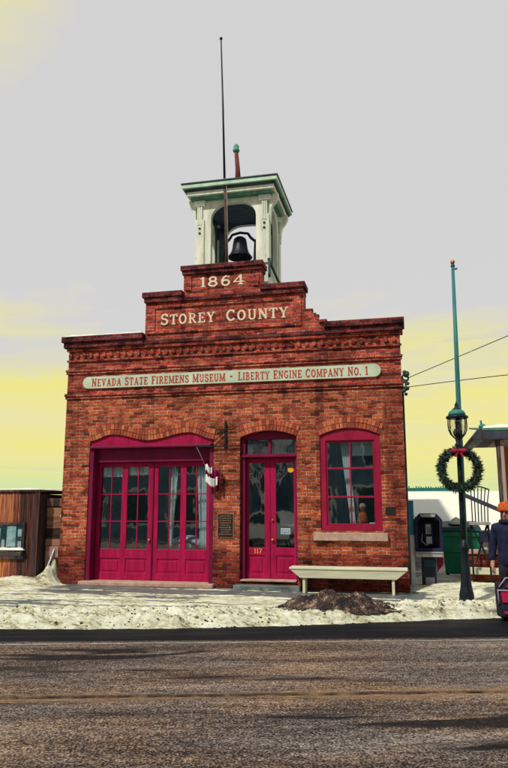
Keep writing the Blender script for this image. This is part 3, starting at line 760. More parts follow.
# ------------------------------------------------------------------ banner hanging from the bracket
def wavy_banner():
    o = thing('banner', 'small furled white and maroon banner hanging beside the garage door', 'banner', (-4.10, -.14, 2.02))
    def sheet_(nm, mt, x0, x1, z0, z1, ph, yo):
        nx, nn = 14, 6; vs = []
        for j in range(nn + 1):
            for i in range(nx + 1):
                u = i / nx; v = j / nn
                vs.append((x0 + (x1 - x0) * u, yo + .035 * math.sin(u * 9 + ph), z1 + (z0 - z1) * v + .035 * math.sin(u * 6.5 + ph) - .05 * u))
        w = nx + 1; m = MB(); m.add(vs, [(j * w + i, j * w + i + 1, (j + 1) * w + i + 1, (j + 1) * w + i) for j in range(nn) for i in range(nx)], True)
        q = m.build(nm, mt, o, norm=False); q.modifiers.new('s', 'SOLIDIFY').thickness = .01
    sheet_('white_fold', 'paper', -.15, .0, .40, .53, 0, -.03)
    sheet_('maroon_fold', 'maroon', -.15, .02, .30, .40, .4, -.02)
    sheet_('white_fold', 'paper', -.15, .13, .12, .30, .8, -.03)
    sheet_('maroon_back', 'maroon', .0, .18, .02, .48, 1.6, .03)
    MB().tube([(-.39, .08, .935), (-.28, .04, .75), (-.16, -.02, .52)], .004, 6).build('cord', 'grey', o)
wavy_banner()

# ------------------------------------------------------------------ things behind the glass
def drape(name, label, cat, x0, x1, z0, z1, y, mt='cloth', lean=0, taper=1., group=None, folds=6):
    nx, nn = 24, 12; vs = []
    for j in range(nn + 1):
        v = j / nn
        for i in range(nx + 1):
            u = i / nx
            cx = (x0 + x1) / 2; wdt = (x1 - x0) * (1 + (taper - 1) * math.sin(v * math.pi * .5))
            vs.append((cx + (u - .5) * wdt + lean * v, y + .03 * math.sin(u * folds * 6.28), z1 + (z0 - z1) * v))
    w = nx + 1
    m = MB(); m.add(vs, [(j * w + i, j * w + i + 1, (j + 1) * w + i + 1, (j + 1) * w + i) for j in range(nn) for i in range(nx)], True)
    o = m.build(name, mt, norm=False)
    sd = o.modifiers.new('s', 'SOLIDIFY'); sd.thickness = .006
    return tag(o, label, cat, group)
drape('curtain', 'narrow pale curtain swept aside behind the crimson arched window', 'curtain', -1.42, -1.24, 1.25, 3.04, .30, lean=.16, taper=.6, folds=4)
drape('blind', 'pale roller blind drawn partly down behind the upper window pane', 'blind', -1.16, -.70, 2.72, 3.05, .28, 'blind', folds=0)
drape('curtain', 'long thin white curtain tied in the middle garage door glass', 'curtain', -5.22, -5.04, .75, 2.56, .42, lean=-.08, taper=.45, folds=3)
drape('curtain', 'broad pale curtain gathered at the garage door glass beside the plaque', 'curtain', -4.62, -4.28, .75, 2.56, .43, lean=.05, taper=.8, folds=5)
drape('valance', 'short pale valance across the top of the farthest garage glass from entrance', 'valance', -6.86, -6.30, 2.34, 2.60, .40, folds=7)
drape('valance', 'short pale valance across the garage glass just left of the meeting strip', 'valance', -6.24, -5.66, 2.38, 2.60, .40, folds=7)
def orn():
    o = thing('figurine', 'small orange figurine standing behind the lower window pane', 'ornament', (-.98, .34, 1.19))
    MB().box(-.20, .20, -.1, .1, 0, .10).build('base', 'postwood', o)
    MB().lathe([(.08, .10), (.11, .2), (.09, .34), (.05, .42)], (0, 0, 0), 12).build('body', 'orangecloth', o)
    MB().ball((0, 0, .48), .075, 10).build('head', 'skin', o)
orn()
tag(MB().box(-.84, -.72, .20, .206, 1.29, 1.35).build('card', 'paper'), 'small white card in the lower corner of the arched window', 'card')
tag(MB().box(-1.75, -.62, .19, .60, 1.10, 1.185).build('window_shelf', 'postwood'), 'dark wooden shelf inside the arched window', 'shelf')
def cart():
    o = thing('hand_cart', 'pale covered hand cart standing inside behind the garage glass', 'cart', (-5.0, 1.15, .101))
    m = MB(); m.ball((-.05, 0, .72), .42, 16, (1, .8, .5)); m.ball((.45, .05, .70), .28, 14, (1, .8, .55)); m.build('cover', 'cloth', o)
    m = MB(); m.box(-.6, .7, -.3, .3, .45, .52); m.build('bed', 'boards', o)
    for s in (-.32, .32):
        w = MB(); w.tube([(.0 + .4 * math.cos(i * math.pi / 12), s, .41 + .4 * math.sin(i * math.pi / 12)) for i in range(25)], .025, 6)
        for i in range(6): w.bar((0, s, .41), (.39 * math.cos(i * math.pi / 3), s, .41 + .39 * math.sin(i * math.pi / 3)), .025, .025)
        w.build('wheel', 'maroon', o)
cart()

# ------------------------------------------------------------------ bench
BN = thing('bench', 'long cream painted plank bench against the wall under the window', 'bench', (-1.245, -.36, 0))
MB().box(-1.14, 1.14, -.20, .20, .455, .495).build('seat', 'bench', BN, .008)
a = MB(); a.add([(-1.13, -.185, .454), (1.13, -.185, .454), (.93, -.165, .29), (-.93, -.165, .29), (-1.13, -.155, .454), (1.13, -.155, .454), (.93, -.135, .29), (-.93, -.135, .29)],
      [(0, 1, 2, 3), (7, 6, 5, 4), (0, 4, 5, 1), (1, 5, 6, 2), (2, 6, 7, 3), (3, 7, 4, 0)])
a.build('apron', 'bench', BN, .005)
for s in (-1, 1):
    MB().box(s * .86 - .025, s * .86 + .025, -.13, .17, 0, .453).build('leg', 'bench', BN, .004)

# ------------------------------------------------------------------ road frame
A = R(15.5); P0 = Vector((1.48, -1.82)); D = Vector((math.cos(A), math.sin(A))); N = Vector((-math.sin(A), math.cos(A)))
def kerb_y(x): return P0.y + (x - P0.x) * math.tan(A)
def sheet(name, x0, x1, y0, y1, z, mat, label, kind='structure', cat=None):
    m = MB(); m.add([(x0, y0, 0), (x1, y0, 0), (x1, y1, 0), (x0, y1, 0)], [(0, 1, 2, 3)])
    o = m.build(name, mat); o.location = (P0.x, P0.y, z); o.rotation_euler = (0, 0, A)
    tag(o, label, cat, None, kind); return o
M['field'] = snowmat('snowy_ground', (.72, .72, .60), (.50, .46, .34), (.16, .13, .09), .46, 1.2)
g = MB(); g.add([(-600, -600, -.16), (600, -600, -.16), (600, 600, -.16), (-600, 600, -.16)], [(0, 1, 2, 3)])
tag(g.build('ground', 'field'), 'snow dusted open ground stretching to the horizon', 'ground', kind='structure')
sheet('road', -70, 70, -13.2, -.15, -.12, 'road', 'sanded wet asphalt road with slush streaks', cat='road')
# painted lines follow the photo's: edge line, twin centre line
def strip(y, w, z, mat, label, ang):
    m = MB(); m.add([(-40, y - w / 2, 0), (40, y - w / 2, 0), (40, y + w / 2, 0), (-40, y + w / 2, 0)], [(0, 1, 2, 3)])
    o = m.build('road_marking', mat); o.location = (P0.x, P0.y, z); o.rotation_euler = (0, 0, A + ang)
    tag(o, label, 'road marking', kind='structure'); return o
strip(-2.12, .085, -.112, 'whiteline', 'thin worn white edge line beside the gutter', 0)
strip(-4.82, .11, -.112, 'yellowline', 'worn yellow centre line nearer the camera', 0)
strip(-4.58, .11, -.112, 'yellowline', 'worn yellow centre line nearer the firehouse', 0)
strip(-4.70, .07, -.108, 'tarjoint', 'dark tar joint between the yellow centre lines', 0)
kb = MB(); kb.box(-70, 70, -.15, 0, -.15, 0.004)
o = kb.build('kerb', 'kerbm', bevel=.02); o.location = (P0.x, P0.y, 0); o.rotation_euler = (0, 0, A); tag(o, 'low stone kerb along the roadside', 'kerb', kind='structure')
sw = MB()
pts = [(-70, 0), (70, 0), (70, 60), (-70, 60)]
def rp(u, v): q = P0 + D * u + N * v; return (q.x, q.y)
w4 = [rp(-60, 0), rp(60, 0)]
sw.prism([w4[0], w4[1], (60, 40), (-60, 40)], [], -.14, 0, 'z')
tag(sw.build('sidewalk', 'concrete'), 'wet concrete pavement showing through the packed snow', 'pavement', kind='structure')
fs_ = MB(); fs_.box(-60, 60, -17.5, -13.2, -.15, .0); o = fs_.build('far_sidewalk', 'concrete'); o.location = (P0.x, P0.y, 0); o.rotation_euler = (0, 0, A); tag(o, 'pavement on the near side of the street', 'pavement', kind='structure')

# ------------------------------------------------------------------ snow
edge_pts = [(-20, -8.8), (-9, -5.7), (-5.98, -4.80), (-4.53, -4.52), (-3.12, -4.09), (-1.71, -3.52), (-.24, -2.82), (1.18, -2.14), (2.6, -1.75), (12, .9)]
def edge_y(x):
    for (xa, ya), (xb, yb) in zip(edge_pts[:-1], edge_pts[1:]):
        if x <= xb:
            y = ya + (yb - ya) * (x - xa) / (xb - xa); break
    else: y = edge_pts[-1][1]
    return y + .10 * noise.noise(Vector((x * 1.3, 0, 3))) + .06 * noise.noise(Vector((x * 5, 0, 7)))
def fbm(x, y, s, o=5, seed=0): return noise.fractal(Vector((x * s, y * s, seed)), .7, 2.1, o)
def gauss(x, y, cx, cy, rx, ry): return math.exp(-((x - cx) / rx) ** 2 - ((y - cy) / ry) ** 2)
def lerp01(a, b, v): t = min(max((v - a) / (b - a), 0), 1); return t * t * (3 - 2 * t)
def snow_h(x, y):
    """thickness of the snow over the pavement; negative where it has been walked through"""
    d = y - edge_y(x)                       # metres in from the road edge
    if d < 0: return -1
    h = .004 + .040 * fbm(x * .32, y * 2.4, 1.7, 5, 2) + .012 * fbm(x * .7, y * 2, 9, 3, 4)
    berm = math.exp(-((d - .50) / .48) ** 2) * (.065 + .06 * fbm(x, y * 1.5, 2.6, 5, 9) + .05 * fbm(x, y * 1.6, 9, 4, 5) + .03 * fbm(x, y, 20, 2, 6))
    h += berm * lerp01(0, .12, d)
    # the path people use along the front of the building
    walk = lerp01(-1.7, -.5, y) * lerp01(-7.9, -7.2, x) * (1 - lerp01(-.1, .5, x))
    h -= .028 * walk
    h += (.26 + .15 * fbm(x, y, 6, 3, 8)) * gauss(x, y, -7.79, .0, .15, .28) + .16 * gauss(x, y, -7.88, -.06, .16, .26) + .10 * gauss(x, y, -8.3, -.25, .5, .35)      # drift against the corner pier
    h += .10 * gauss(x, y, -8.8, -.4, .9, .4)
    h += .10 * gauss(x, y, .9, .9, .9, .7) + .12 * gauss(x, y, .75, 2.4, .8, .6) + .10 * gauss(x, y, 1.6, .3, .6, .7)
    h *= lerp01(-.0, .06, d)
    return h
def snow_patch(name, x0, x1, y0, y1, sx, sy, keep, mat, label):
    nx = int((x1 - x0) / sx); ny = int((y1 - y0) / sy); vs = []; hs = []
    for j in range(ny + 1):
        for i in range(nx + 1):
            x = x0 + (x1 - x0) * i / nx; y = y0 + (y1 - y0) * j / ny
            h = snow_h(x, y); hs.append(h)
            base = 0 if y > kerb_y(x) else (-.12 if y < kerb_y(x) - .18 else -.12 + .12 * (y - kerb_y(x) + .18) / .18)
            if h > -1: base = max(base, -.12 + .12 * lerp01(0, .2, y - edge_y(x)))
            vs.append((x, y, base + max(h, -.02)))
    fs = []
    w = nx + 1
    for j in range(ny):
        for i in range(nx):
            q = (j * w + i, j * w + i + 1, (j + 1) * w + i + 1, (j + 1) * w + i)
            if max(hs[k] for k in q) < .0: continue
            cx = (vs[q[0]][0] + vs[q[2]][0]) / 2; cy = (vs[q[0]][1] + vs[q[2]][1]) / 2
            if not keep(cx, cy): continue
            fs.append(q)
    used = sorted({k for f in fs for k in f}); mp = {k: i for i, k in enumerate(used)}
    m = MB(); m.add([vs[k] for k in used], [tuple(mp[k] for k in f) for f in fs], True)
    o = m.build(name, mat, norm=False)
    return tag(o, label, 'snow', kind='stuff')
def outside(x, y): return not (XL + .0 < x < XR and y > -.01)
snow_patch('snow', -13, 5, -7.0, 1.0, .034, .028, outside, 'snow', 'trodden dirty snow covering the pavement and ploughed along the kerb')
snow_patch('snow', -.08, 14, 1.0, 9, .08, .08, outside, 'snow', 'snow lying behind the firehouse beside the green bin')
# ploughed heap of black slush and clods
def slush():
    m = MB(); r2 = random.Random(5)
    nx, ny = 120, 40; vs = []
    cx, cy = -1.42, -2.72
    d = Vector((math.cos(R(20)), math.sin(R(20)))); n = Vector((-d.y, d.x))
    hs = []
    for j in range(ny + 1):
        for i in range(nx + 1):
            u = -1.0 + 2.9 * i / nx; v = -.50 + .95 * j / ny
            p = Vector((cx, cy)) + d * u + n * v
            env = max(0, 1 - abs((u - .30) / 1.22) ** 2.2) * (1 - .55 * lerp01(.5, 1.1, u)) * max(0, 1 - (abs(v) / .46) ** 2)
            h = env * (.25 + .10 * fbm(p.x, p.y, 2.6, 3, 1) + .05 * fbm(p.x, p.y, 8, 3, 2)) - .02
            base = max(0, snow_h(p.x, p.y)) * .55
            hs.append(h); vs.append((p.x, p.y, base + h))
    w = nx + 1
    fs = [(j * w + i, j * w + i + 1, (j + 1) * w + i + 1, (j + 1) * w + i) for j in range(ny) for i in range(nx) if max(hs[j * w + i], hs[(j + 1) * w + i + 1]) > 0]
    m.add(vs, fs, True)
    return tag(m.build('slush_heap', 'slush', norm=False), 'heap of black dirty slush ploughed onto the kerb', 'slush', kind='stuff')
slush()
def clods():
    m = MB(); r2 = random.Random(11)
    for i in range(800):
        x = r2.uniform(-7.5, 2.4); d = abs(r2.gauss(.35, .38)); y = edge_y(x) + d + .03
        h = max(snow_h(x, y), -.01); z = (0 if y > kerb_y(x) else -.12 + .12 * lerp01(0, .2, y - edge_y(x))) + h
        s = r2.uniform(.005, .015) * (1.8 if r2.random() < .12 else 1)
        n = 6; vs = []
        o = len(m.v)
        m.ball((x, y, z), s, 6, (r2.uniform(.8, 1.5), r2.uniform(.7, 1.2), r2.uniform(.5, .9)))
        for k in range(o, len(m.v)):
            px, py, pz = m.v[k]; q = .35 * s
            m.v[k] = (px + r2.uniform(-q, q), py + r2.uniform(-q, q), pz + r2.uniform(-q, q))
    m.sm = [False] * len(m.f)
    return tag(m.build('slush', 'slushclod'), 'small dark clods of frozen slush scattered over the ploughed snow', 'slush', kind='stuff')
clods()
def snow_cap(x0, x1, y0, y1, z, th, label, mat='snowclean', seed=0, slope=0):
    nx = max(8, int((x1 - x0) / .05)); ny = max(5, int((y1 - y0) / .05)); vs = []
    for j in range(ny + 1):
        for i in range(nx + 1):
            u = i / nx; v = j / ny; x = x0 + (x1 - x0) * u; y = y0 + (y1 - y0) * v
            e = min(1, min(u, 1 - u) * (x1 - x0) / .07, min(v, 1 - v) * (y1 - y0) / .07)
            e = math.sqrt(max(0, 1 - (1 - e) ** 2))
            vs.append((x, y, z + slope * (x - x0) + (th * (1 + .5 * fbm(x, y, 3, 4, seed))) * e - .004))
    w = nx + 1; fs = [(j * w + i, j * w + i + 1, (j + 1) * w + i + 1, (j + 1) * w + i) for j in range(ny) for i in range(nx)]
    m = MB(); m.add(vs, fs, True)
    return tag(m.build('snow', mat, norm=False), label, 'snow', kind='stuff')
snow_cap(-7.77, -5.80, -.12, .40, 5.577, .045, 'thin snow lying on the lower parapet coping', seed=1)
snow_cap(-5.80, -4.90, -.08, .38, 6.527, .03, 'thin snow lying on the middle parapet step', seed=2)

# ------------------------------------------------------------------ street lamp
LP = thing('street_lamp', 'black cast iron street lamp with caged lantern and flared base', 'street lamp', (.885, -1.42, 0))
MB().lathe([(.135, 0), (.14, .05), (.125, .09), (.125, .16), (.105, .24), (.088, .36), (.078, .5), (.072, .70), (.066, .86), (.078, .90), (.09, .94), (.085, .99), (.06, 1.03), (.052, 1.1)], (0, 0, 0), 24, True, .07).build('base', 'lampblack', LP)
MB().lathe([(.052, 1.09), (.047, 1.6), (.043, 2.4), (.04, 2.70), (.06, 2.73), (.06, 2.77), (.04, 2.80), (.055, 2.86), (.035, 2.90)], (0, 0, 0), 20).build('post', 'lampblack', LP)
cg = MB()
for i in range(6):
    a = i * math.pi / 3 + .3
    prof = [(.035, 2.86), (.08, 2.89), (.135, 2.95), (.168, 3.03), (.175, 3.12), (.17, 3.25)]
    cg.tube([(r * math.cos(a), r * math.sin(a), z) for r, z in prof], .011, 6)
cg.build('cage', 'lampblack', LP)
MB().lathe([(.05, 2.90), (.085, 2.97), (.12, 3.06), (.135, 3.15), (.135, 3.24)], (0, 0, 0), 20).build('lantern_glass', 'lampglass', LP)
MB().lathe([(.04, 2.88), (.075, 2.93), (.085, 2.99), (.06, 3.04), (.03, 3.06), (.025, 3.12), (.045, 3.15), (.04, 3.2), (.02, 3.23)], (0, 0, 0), 16).build('lamp_burner', 'lampblack', LP)
MB().lathe([(.14, 3.232), (.19, 3.235), (.20, 3.255), (.185, 3.28), (.16, 3.285)], (0, 0, 0), 24).build('brim', 'lampblack', LP)
MB().lathe([(.155, 3.286), (.15, 3.33), (.125, 3.37), (.085, 3.395)], (0, 0, 0), 24).build('cap', 'teal', LP)
MB().lathe([(.075, 3.39), (.08, 3.41), (.045, 3.43), (.03, 3.46), (.035, 3.48), (.012, 3.53), (.004, 3.56)], (0, 0, 0), 14).build('finial', 'lampblack', LP)

# ------------------------------------------------------------------ wreath
WR = thing('wreath', 'round evergreen wreath with small crimson bow on the lamp post', 'wreath', (.872, -1.53, 2.31))
m = MB(); r3 = random.Random(3)
m.tube([(.315 * math.cos(i * math.pi / 16), 0, .335 * math.sin(i * math.pi / 16)) for i in range(33)], .055, 8)
for i in range(2600):
    a = r3.uniform(0, 2 * math.pi); b = r3.uniform(0, 2 * math.pi)
    rr = .05 + .02 * math.sin(a * 11) * math.sin(b * 3)
    cx, cz = .315 * math.cos(a), .335 * math.sin(a)
    nrm = Vector((math.cos(b) * math.cos(a), math.sin(b), math.cos(b) * math.sin(a)))
    tg = Vector((-math.sin(a), 0, math.cos(a)))
    dirv = (nrm + tg * r3.uniform(-.2, 1.0) + Vector((r3.uniform(-.4, .4), r3.uniform(-.4, .4), r3.uniform(-.4, .4)))).normalized()
    p = Vector((cx, 0, cz)) + nrm * rr
    q = p + dirv * r3.uniform(.035, .085)
    sd = dirv.cross(Vector((r3.uniform(-1, 1), r3.uniform(-1, 1), r3.uniform(-1, 1)))).normalized() * r3.uniform(.006, .013)
    m.add([p - sd, p + sd, q], [(0, 1, 2)])
m.build('greenery', 'needles', WR, norm=False)
bw = MB()
for s in (-1, 1):
    bw.ball((s * .075, -.085, .325), .06, 10, (1.25, .6, .7)); bw.bar((s * .01, -.09, .31), (s * .07, -.10, .22), .012, .035)
bw.ball((0, -.10, .325), .03, 8)
bw.build('bow', 'bow', WR)

# ------------------------------------------------------------------ teal pole behind the lamp
TP = thing('flagpole', 'bare teal metal flagpole rising behind the street lamp', 'flagpole', (.905, -1.20, 0))
MB().tube([(0, 0, 0), (.02, 0, 2.0), (.045, 0, 4.2), (.07, 0, 6.22)], [.05, .048, .042, .03], 12).build('pole', 'teal', TP)
MB().ball((.071, 0, 6.30), .045, 12).build('ball_top', 'gold', TP)
m = MB(); m.lathe([(.035, 0), (.04, .02), (.035, .05)], (.07, 0, 6.2), 10); m.bar((.07, 0, 6.16), (.15, -.02, 6.15), .02, .03); m.build('pulley', 'towerdark', TP)

# ------------------------------------------------------------------ payphone
PH = thing('payphone', 'dark navy pedestal payphone with hooded top beside the firehouse corner', 'payphone', (.345, 1.22, 0))
m = MB()
m.prism([(-.29, .74), (-.29, 1.40), (-.17, 1.53), (.17, 1.53), (.29, 1.40), (.29, .74)], [[(-.225, .80), (-.225, 1.36), (-.13, 1.44), (.13, 1.44), (.225, 1.36), (.225, .80)]], -.25, .12)
m.build('enclosure', 'navy', PH, .012)
MB().box(-.27, .27, .10, .125, .77, 1.45).build('back_panel', 'navy', PH)
MB().prism([(-.135, 1.452), (-.165, 1.515), (.165, 1.515), (.135, 1.452)], [], -.262, -.251).build('top_sign', 'steel', PH)
ph = MB().box(-.085, .11, -.06, .10, .86, 1.34).build('telephone', 'navy', PH, .012)
MB().box(-.055, .055, -.072, -.061, 1.10, 1.30).build('face_plate', 'steel', ph, .004)
kp_ = MB()
for i in range(3):
    for j in range(4): kp_.box(-.03 + i * .027, -.012 + i * .027, -.08, -.0725, 1.12 + j * .032, 1.14 + j * .032)
kp_.build('keypad', 'bindark', ph)
MB().box(-.05, .07, -.075, -.061, .89, 1.04).build('coin_door', 'steel', ph, .004)
hs_ = MB(); hs_.tube([(-.12, -.09, 1.30), (-.125, -.11, 1.22), (-.12, -.09, 1.12)], [.028, .018, .028], 8); hs_.build('handset', 'iron', ph)
hs_ = MB(); hs_.tube([(-.12, -.09, 1.12), (-.15, -.12, .95), (-.05, -.12, .86), (.03, -.07, .90)], .009, 6); hs_.build('cord', 'steel', ph)
m = MB(); m.box(-.285, .285, -.30, .05, .70, .737); m.build('shelf', 'grey', PH, .008)
m = MB(); m.box(-.285, .285, -.285, .04, .63, .698); m.build('shelf_trim', 'steel', PH, .008)
m = MB(); m.box(-.17, .13, -.18, .10, .02, .628); m.box(-.20, .16, -.21, .13, 0, .02); m.build('pedestal', 'navy', PH, .01)
m = MB(); m.box(-.10, .08, -.19, -.181, .07, .21); m.build('label_plate', 'grey', PH, .003)
m = MB(); m.box(-.13, .10, -.20, -.181, .42, .58); m.build('phone_book_holder', 'bindark', PH, .006)
m = MB(); m.prism([(.145, .30), (.145, .63), (.27, .63), (.27, .46)], [], -.10, -.05); m.build('side_gusset', 'maroon', PH)

# ------------------------------------------------------------------ blue and white post
BP = thing('marker_post', 'narrow post painted blue above and white below at the building corner', 'post', (.0, 1.05, 0))
MB().box(-.05, .055, -.03, .03, 1.08, 1.80).build('upper_board', 'bluepaint', BP, .005)
MB().box(-.04, .04, -.025, .025, 0, 1.079).build('lower_board', 'whitepaint', BP, .005)

# ------------------------------------------------------------------ green waste bin
GB = thing('dumpster', 'dark green metal waste bin with sloping lid behind the lamp post', 'waste bin', (1.14, 3.4, 0))
m = MB(); n = [(-.40, -.40, .12), (.40, -.40, .12), (.36, .40, .12), (-.36, .40, .12), (-.43, -.47, 1.10), (.43, -.47, 1.10), (.43, .45, 1.22), (-.43, .45, 1.22)]
m.add(n, [(0, 3, 2, 1), (4, 5, 6, 7), (0, 1, 5, 4), (1, 2, 6, 5), (2, 3, 7, 6), (3, 0, 4, 7)]); m.build('body', 'binpaint', GB, .015)
m = MB(); m.box(-.45, .45, -.49, -.44, .98, 1.05); m.box(-.45, .45, -.475, -.44, .62, .66); m.build('rim', 'binpaint', GB, .008)
m = MB(); m.add([(-.46, -.50, 1.105), (.46, -.50, 1.105), (.46, .48, 1.24), (-.46, .48, 1.24), (-.44, -.46, 1.20), (.44, -.46, 1.20), (.44, .46, 1.33), (-.44, .46, 1.33)],
                [(0, 3, 2, 1), (4, 5, 6, 7), (0, 1, 5, 4), (1, 2, 6, 5), (2, 3, 7, 6), (3, 0, 4, 7)]); m.build('lid', 'bindark', GB, .02)
for sx in (-.33, .33):
    for sy in (-.3, .3):
        m = MB(); m.tube([(sx - .02, sy, .06), (sx + .02, sy, .06)], .06, 12); m.bar((sx, sy, .06), (sx, sy, .13), .03, .04); m.build('caster', 'iron', GB)
m = MB(); m.lathe([(.20, 0), (.16, .06), (.09, .13), (.01, .18)], (1.06, 3.3, 1.255), 10)
tag(m.build('snow', 'snowclean'), 'little cone of snow heaped on the green bin lid', 'snow', kind='stuff')

# ------------------------------------------------------------------ outbuilding behind with snow-laden roof
OB = thing('outbuilding', 'low outbuilding under a smooth snow covered roof behind the payphone', 'building', (1.4, 8.0, 0))
MB().box(-1.6, 2.6, 0, 4.5, -.1, .95).build('wall', 'shedwall', OB)
m = MB(); m.add([(-1.75, -.35, .95), (2.8, -.35, .95), (2.8, 4.8, 2.22), (-1.75, 4.8, 2.22), (-1.75, -.35, 1.0), (2.8, -.35, 1.0), (2.8, 4.8, 2.28), (-1.75, 4.8, 2.28)], [(0, 3, 2, 1), (4, 5, 6, 7), (0, 1, 5, 4), (1, 2, 6, 5), (2, 3, 7, 6), (3, 0, 4, 7)])
rf_ = m.build('roof', 'roofdark', OB)
vs = []; nx, ny = 40, 40
for j in range(ny + 1):
    for i in range(nx + 1):
        u, v = i / nx, j / ny; e = min(1, min(u, 1 - u) * 30, min(v, 1 - v) * 30)
        vs.append((-1.74 + 4.53 * u, -.34 + 5.0 * v, 1.003 + v * 1.24 + .10 * e * (1 + .25 * fbm(u * 4, v * 4, 1, 3))))
m = MB(); w = nx + 1; m.add(vs, [(j * w + i, j * w + i + 1, (j + 1) * w + i + 1, (j + 1) * w + i) for j in range(ny) for i in range(nx)], True)
m.build('roof_snow', 'snowclean', rf_, norm=False)
m = MB(); m.box(-1.55, .35, 4.66, 4.80, 2.30, 2.42); r4 = random.Random(2)
for i in range(22): m.box(-1.55 + i * .09, -1.50 + i * .09, 4.62, 4.82, 2.40, 2.43 + r4.uniform(0, .07))
m.build('ridge_vent', 'teal', OB)
MB().box(-1.55, 2.55, 4.5, 4.62, .95, 2.18).build('gable_wall', 'shedwall', OB)

# ------------------------------------------------------------------ neighbour's boardwalk canopy
CP = thing('boardwalk_canopy', 'wooden boardwalk canopy with snow on its roof and one turned post', 'canopy', (1.50, 2.6, 0))
MB().box(.06, 5.0, .0, 2.8, 3.28, 3.40).build('roof_deck', 'postwood', CP, .01)
m = MB(); m.prism([(.0, 3.22), (-.03, 3.30), (.10, 3.47), (.2, 3.50), (.2, 3.22)], [], -.12, 2.9); m.box(.2, 5.05, -.12, -.02, 3.22, 3.42); m.build('fascia', 'roofdark', CP, .012)
m = MB(); m.add([(.15, -.10, 3.44), (5.0, -.10, 3.44), (5.0, 2.8, 3.8), (.15, 2.8, 3.8), (.15, -.10, 3.48), (5.0, -.10, 3.48), (5.0, 2.8, 3.84), (.15, 2.8, 3.84)], [(0, 3, 2, 1), (4, 5, 6, 7), (0, 1, 5, 4), (1, 2, 6, 5), (2, 3, 7, 6), (3, 0, 4, 7)])
m.build('roof_sheet', 'towergreen', CP)
m = MB(); m.box(.52, .68, .0, .16, 0.1, 3.10); m.box(.50, .70, -.02, .18, 3.10, 3.22); m.box(.49, .71, -.03, .19, 0, .10); m.build('post', 'postwood', CP, .015)
m = MB(); m.box(3.9, 4.06, .0, .16, 0.0, 3.22); m.build('post', 'postwood', CP, .015)
m = MB(); m.box(.9, 5.0, 2.75, 2.9, 0, 3.28); m.build('rear_wall', 'boards', CP)
m = MB(); m.ball((.24, .1, 3.55), .09, 8, (1, 1, .8)); m.tube([(.22, .1, 3.55), (.21, .1, 3.70)], .025, 6); m.build('rain_spout', 'teal', CP)
snow_cap(1.72, 6.4, 2.52, 3.3, 3.50, .07, 'snow resting on the front edge of the boardwalk canopy', seed=4)

# ------------------------------------------------------------------ iron railing
IR = thing('iron_railing', 'black iron railing with upright bars and slanting blue handrail', 'railing', (1.46, 1.6, 0))
m = MB()
for i in range(6):
    x = -.16 + i * .064; lean = .012 * i
    m.tube([(x, 0, 1.34), (x + lean * .3, 0, 1.8), (x + lean, 0, 2.09 - .02 * abs(i - 2.5))], .013, 6)
m.tube([(-.17, 0, 2.05), (-.08, 0, 2.10), (.06, 0, 2.10), (.22, 0, 2.04)], .016, 6)
m.build('bars', 'iron', IR)
MB().bar((-.30, -.03, 1.92), (.52, -.03, 1.55), .05, .09).build('handrail', 'roofdark', IR, .01)
m = MB(); m.box(-.24, .20, -.12, .12, 1.28, 1.345); m.build('tread', 'grey', IR, .01)
m = MB(); m.bar((-.2, -.05, 1.28), (.14, -.05, .5), .035, .04); m.bar((.14, .05, 1.28), (-.12, .05, .5), .035, .04); m.bar((.16, 0, 1.28), (.16, 0, 0), .04, .04); m.bar((-.2, 0, 1.28), (-.2, 0, 0), .04, .04)
m.bar((.50, -.03, 1.6), (.50, -.03, 0), .04, .04)
m.build('frame', 'iron', IR)
MB().box(-.03, .13, -.1, .1, .92, 1.16).build('bracket_box', 'navy', IR, .01)

# ------------------------------------------------------------------ low wall and dry bush
LW = thing('garden_wall', 'low red brick wall with pale coping and cream ledge', 'wall', (1.22, 2.0, 0))
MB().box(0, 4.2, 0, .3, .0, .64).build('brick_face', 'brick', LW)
MB().box(-.03, 4.23, -.04, .34, .642, .73).build('coping', 'sand', LW, .012)
MB().box(0.0, 4.2, -.22, -.003, .22, .36).build('ledge', 'bench', LW, .012)
DB = thing('bush', 'small leafless tan bush behind the low brick wall', 'bush', (2.02, 3.2, 0))
m = MB(); r5 = random.Random(8)
for i in range(260):
    a = r5.uniform(0, 6.28); rr = r5.uniform(.05, .38); h = r5.uniform(.8, 1.42)
    b = Vector((rr * .2 * math.cos(a), rr * .2 * math.sin(a), 0)); e = Vector((rr * math.cos(a), rr * math.sin(a), h * (1 - rr * .5)))
    mid = b.lerp(e, .5) + Vector((r5.uniform(-.06, .06), r5.uniform(-.06, .06), .05))
    m.tube([b, mid, e], [.012, .008, .003], 4, False)
m.build('branches', 'foil', DB)

# ------------------------------------------------------------------ wires
def wire(a, via, ln, sag, label):
    a = Vector(a); d = (Vector(via) - a).normalized(); pts = []
    for i in range(41):
        t = i / 40; p = a + d * ln * t; p.z -= sag * 4 * t * (1 - t); pts.append(p)
    m = MB(); m.tube(pts, .008, 5)
    return tag(m.build('wire', 'iron'), label, 'wire', 'overhead wires off the firehouse corner')
wire((.05, .05, 4.30), (1.84, -1.5, 4.74), 28, .10, 'overhead wire climbing away from the firehouse corner, higher of the two')
wire((.05, .05, 4.11), (1.78, -1.5, 3.71), 28, -.9, 'overhead wire running almost level from the firehouse corner, lower of the two')

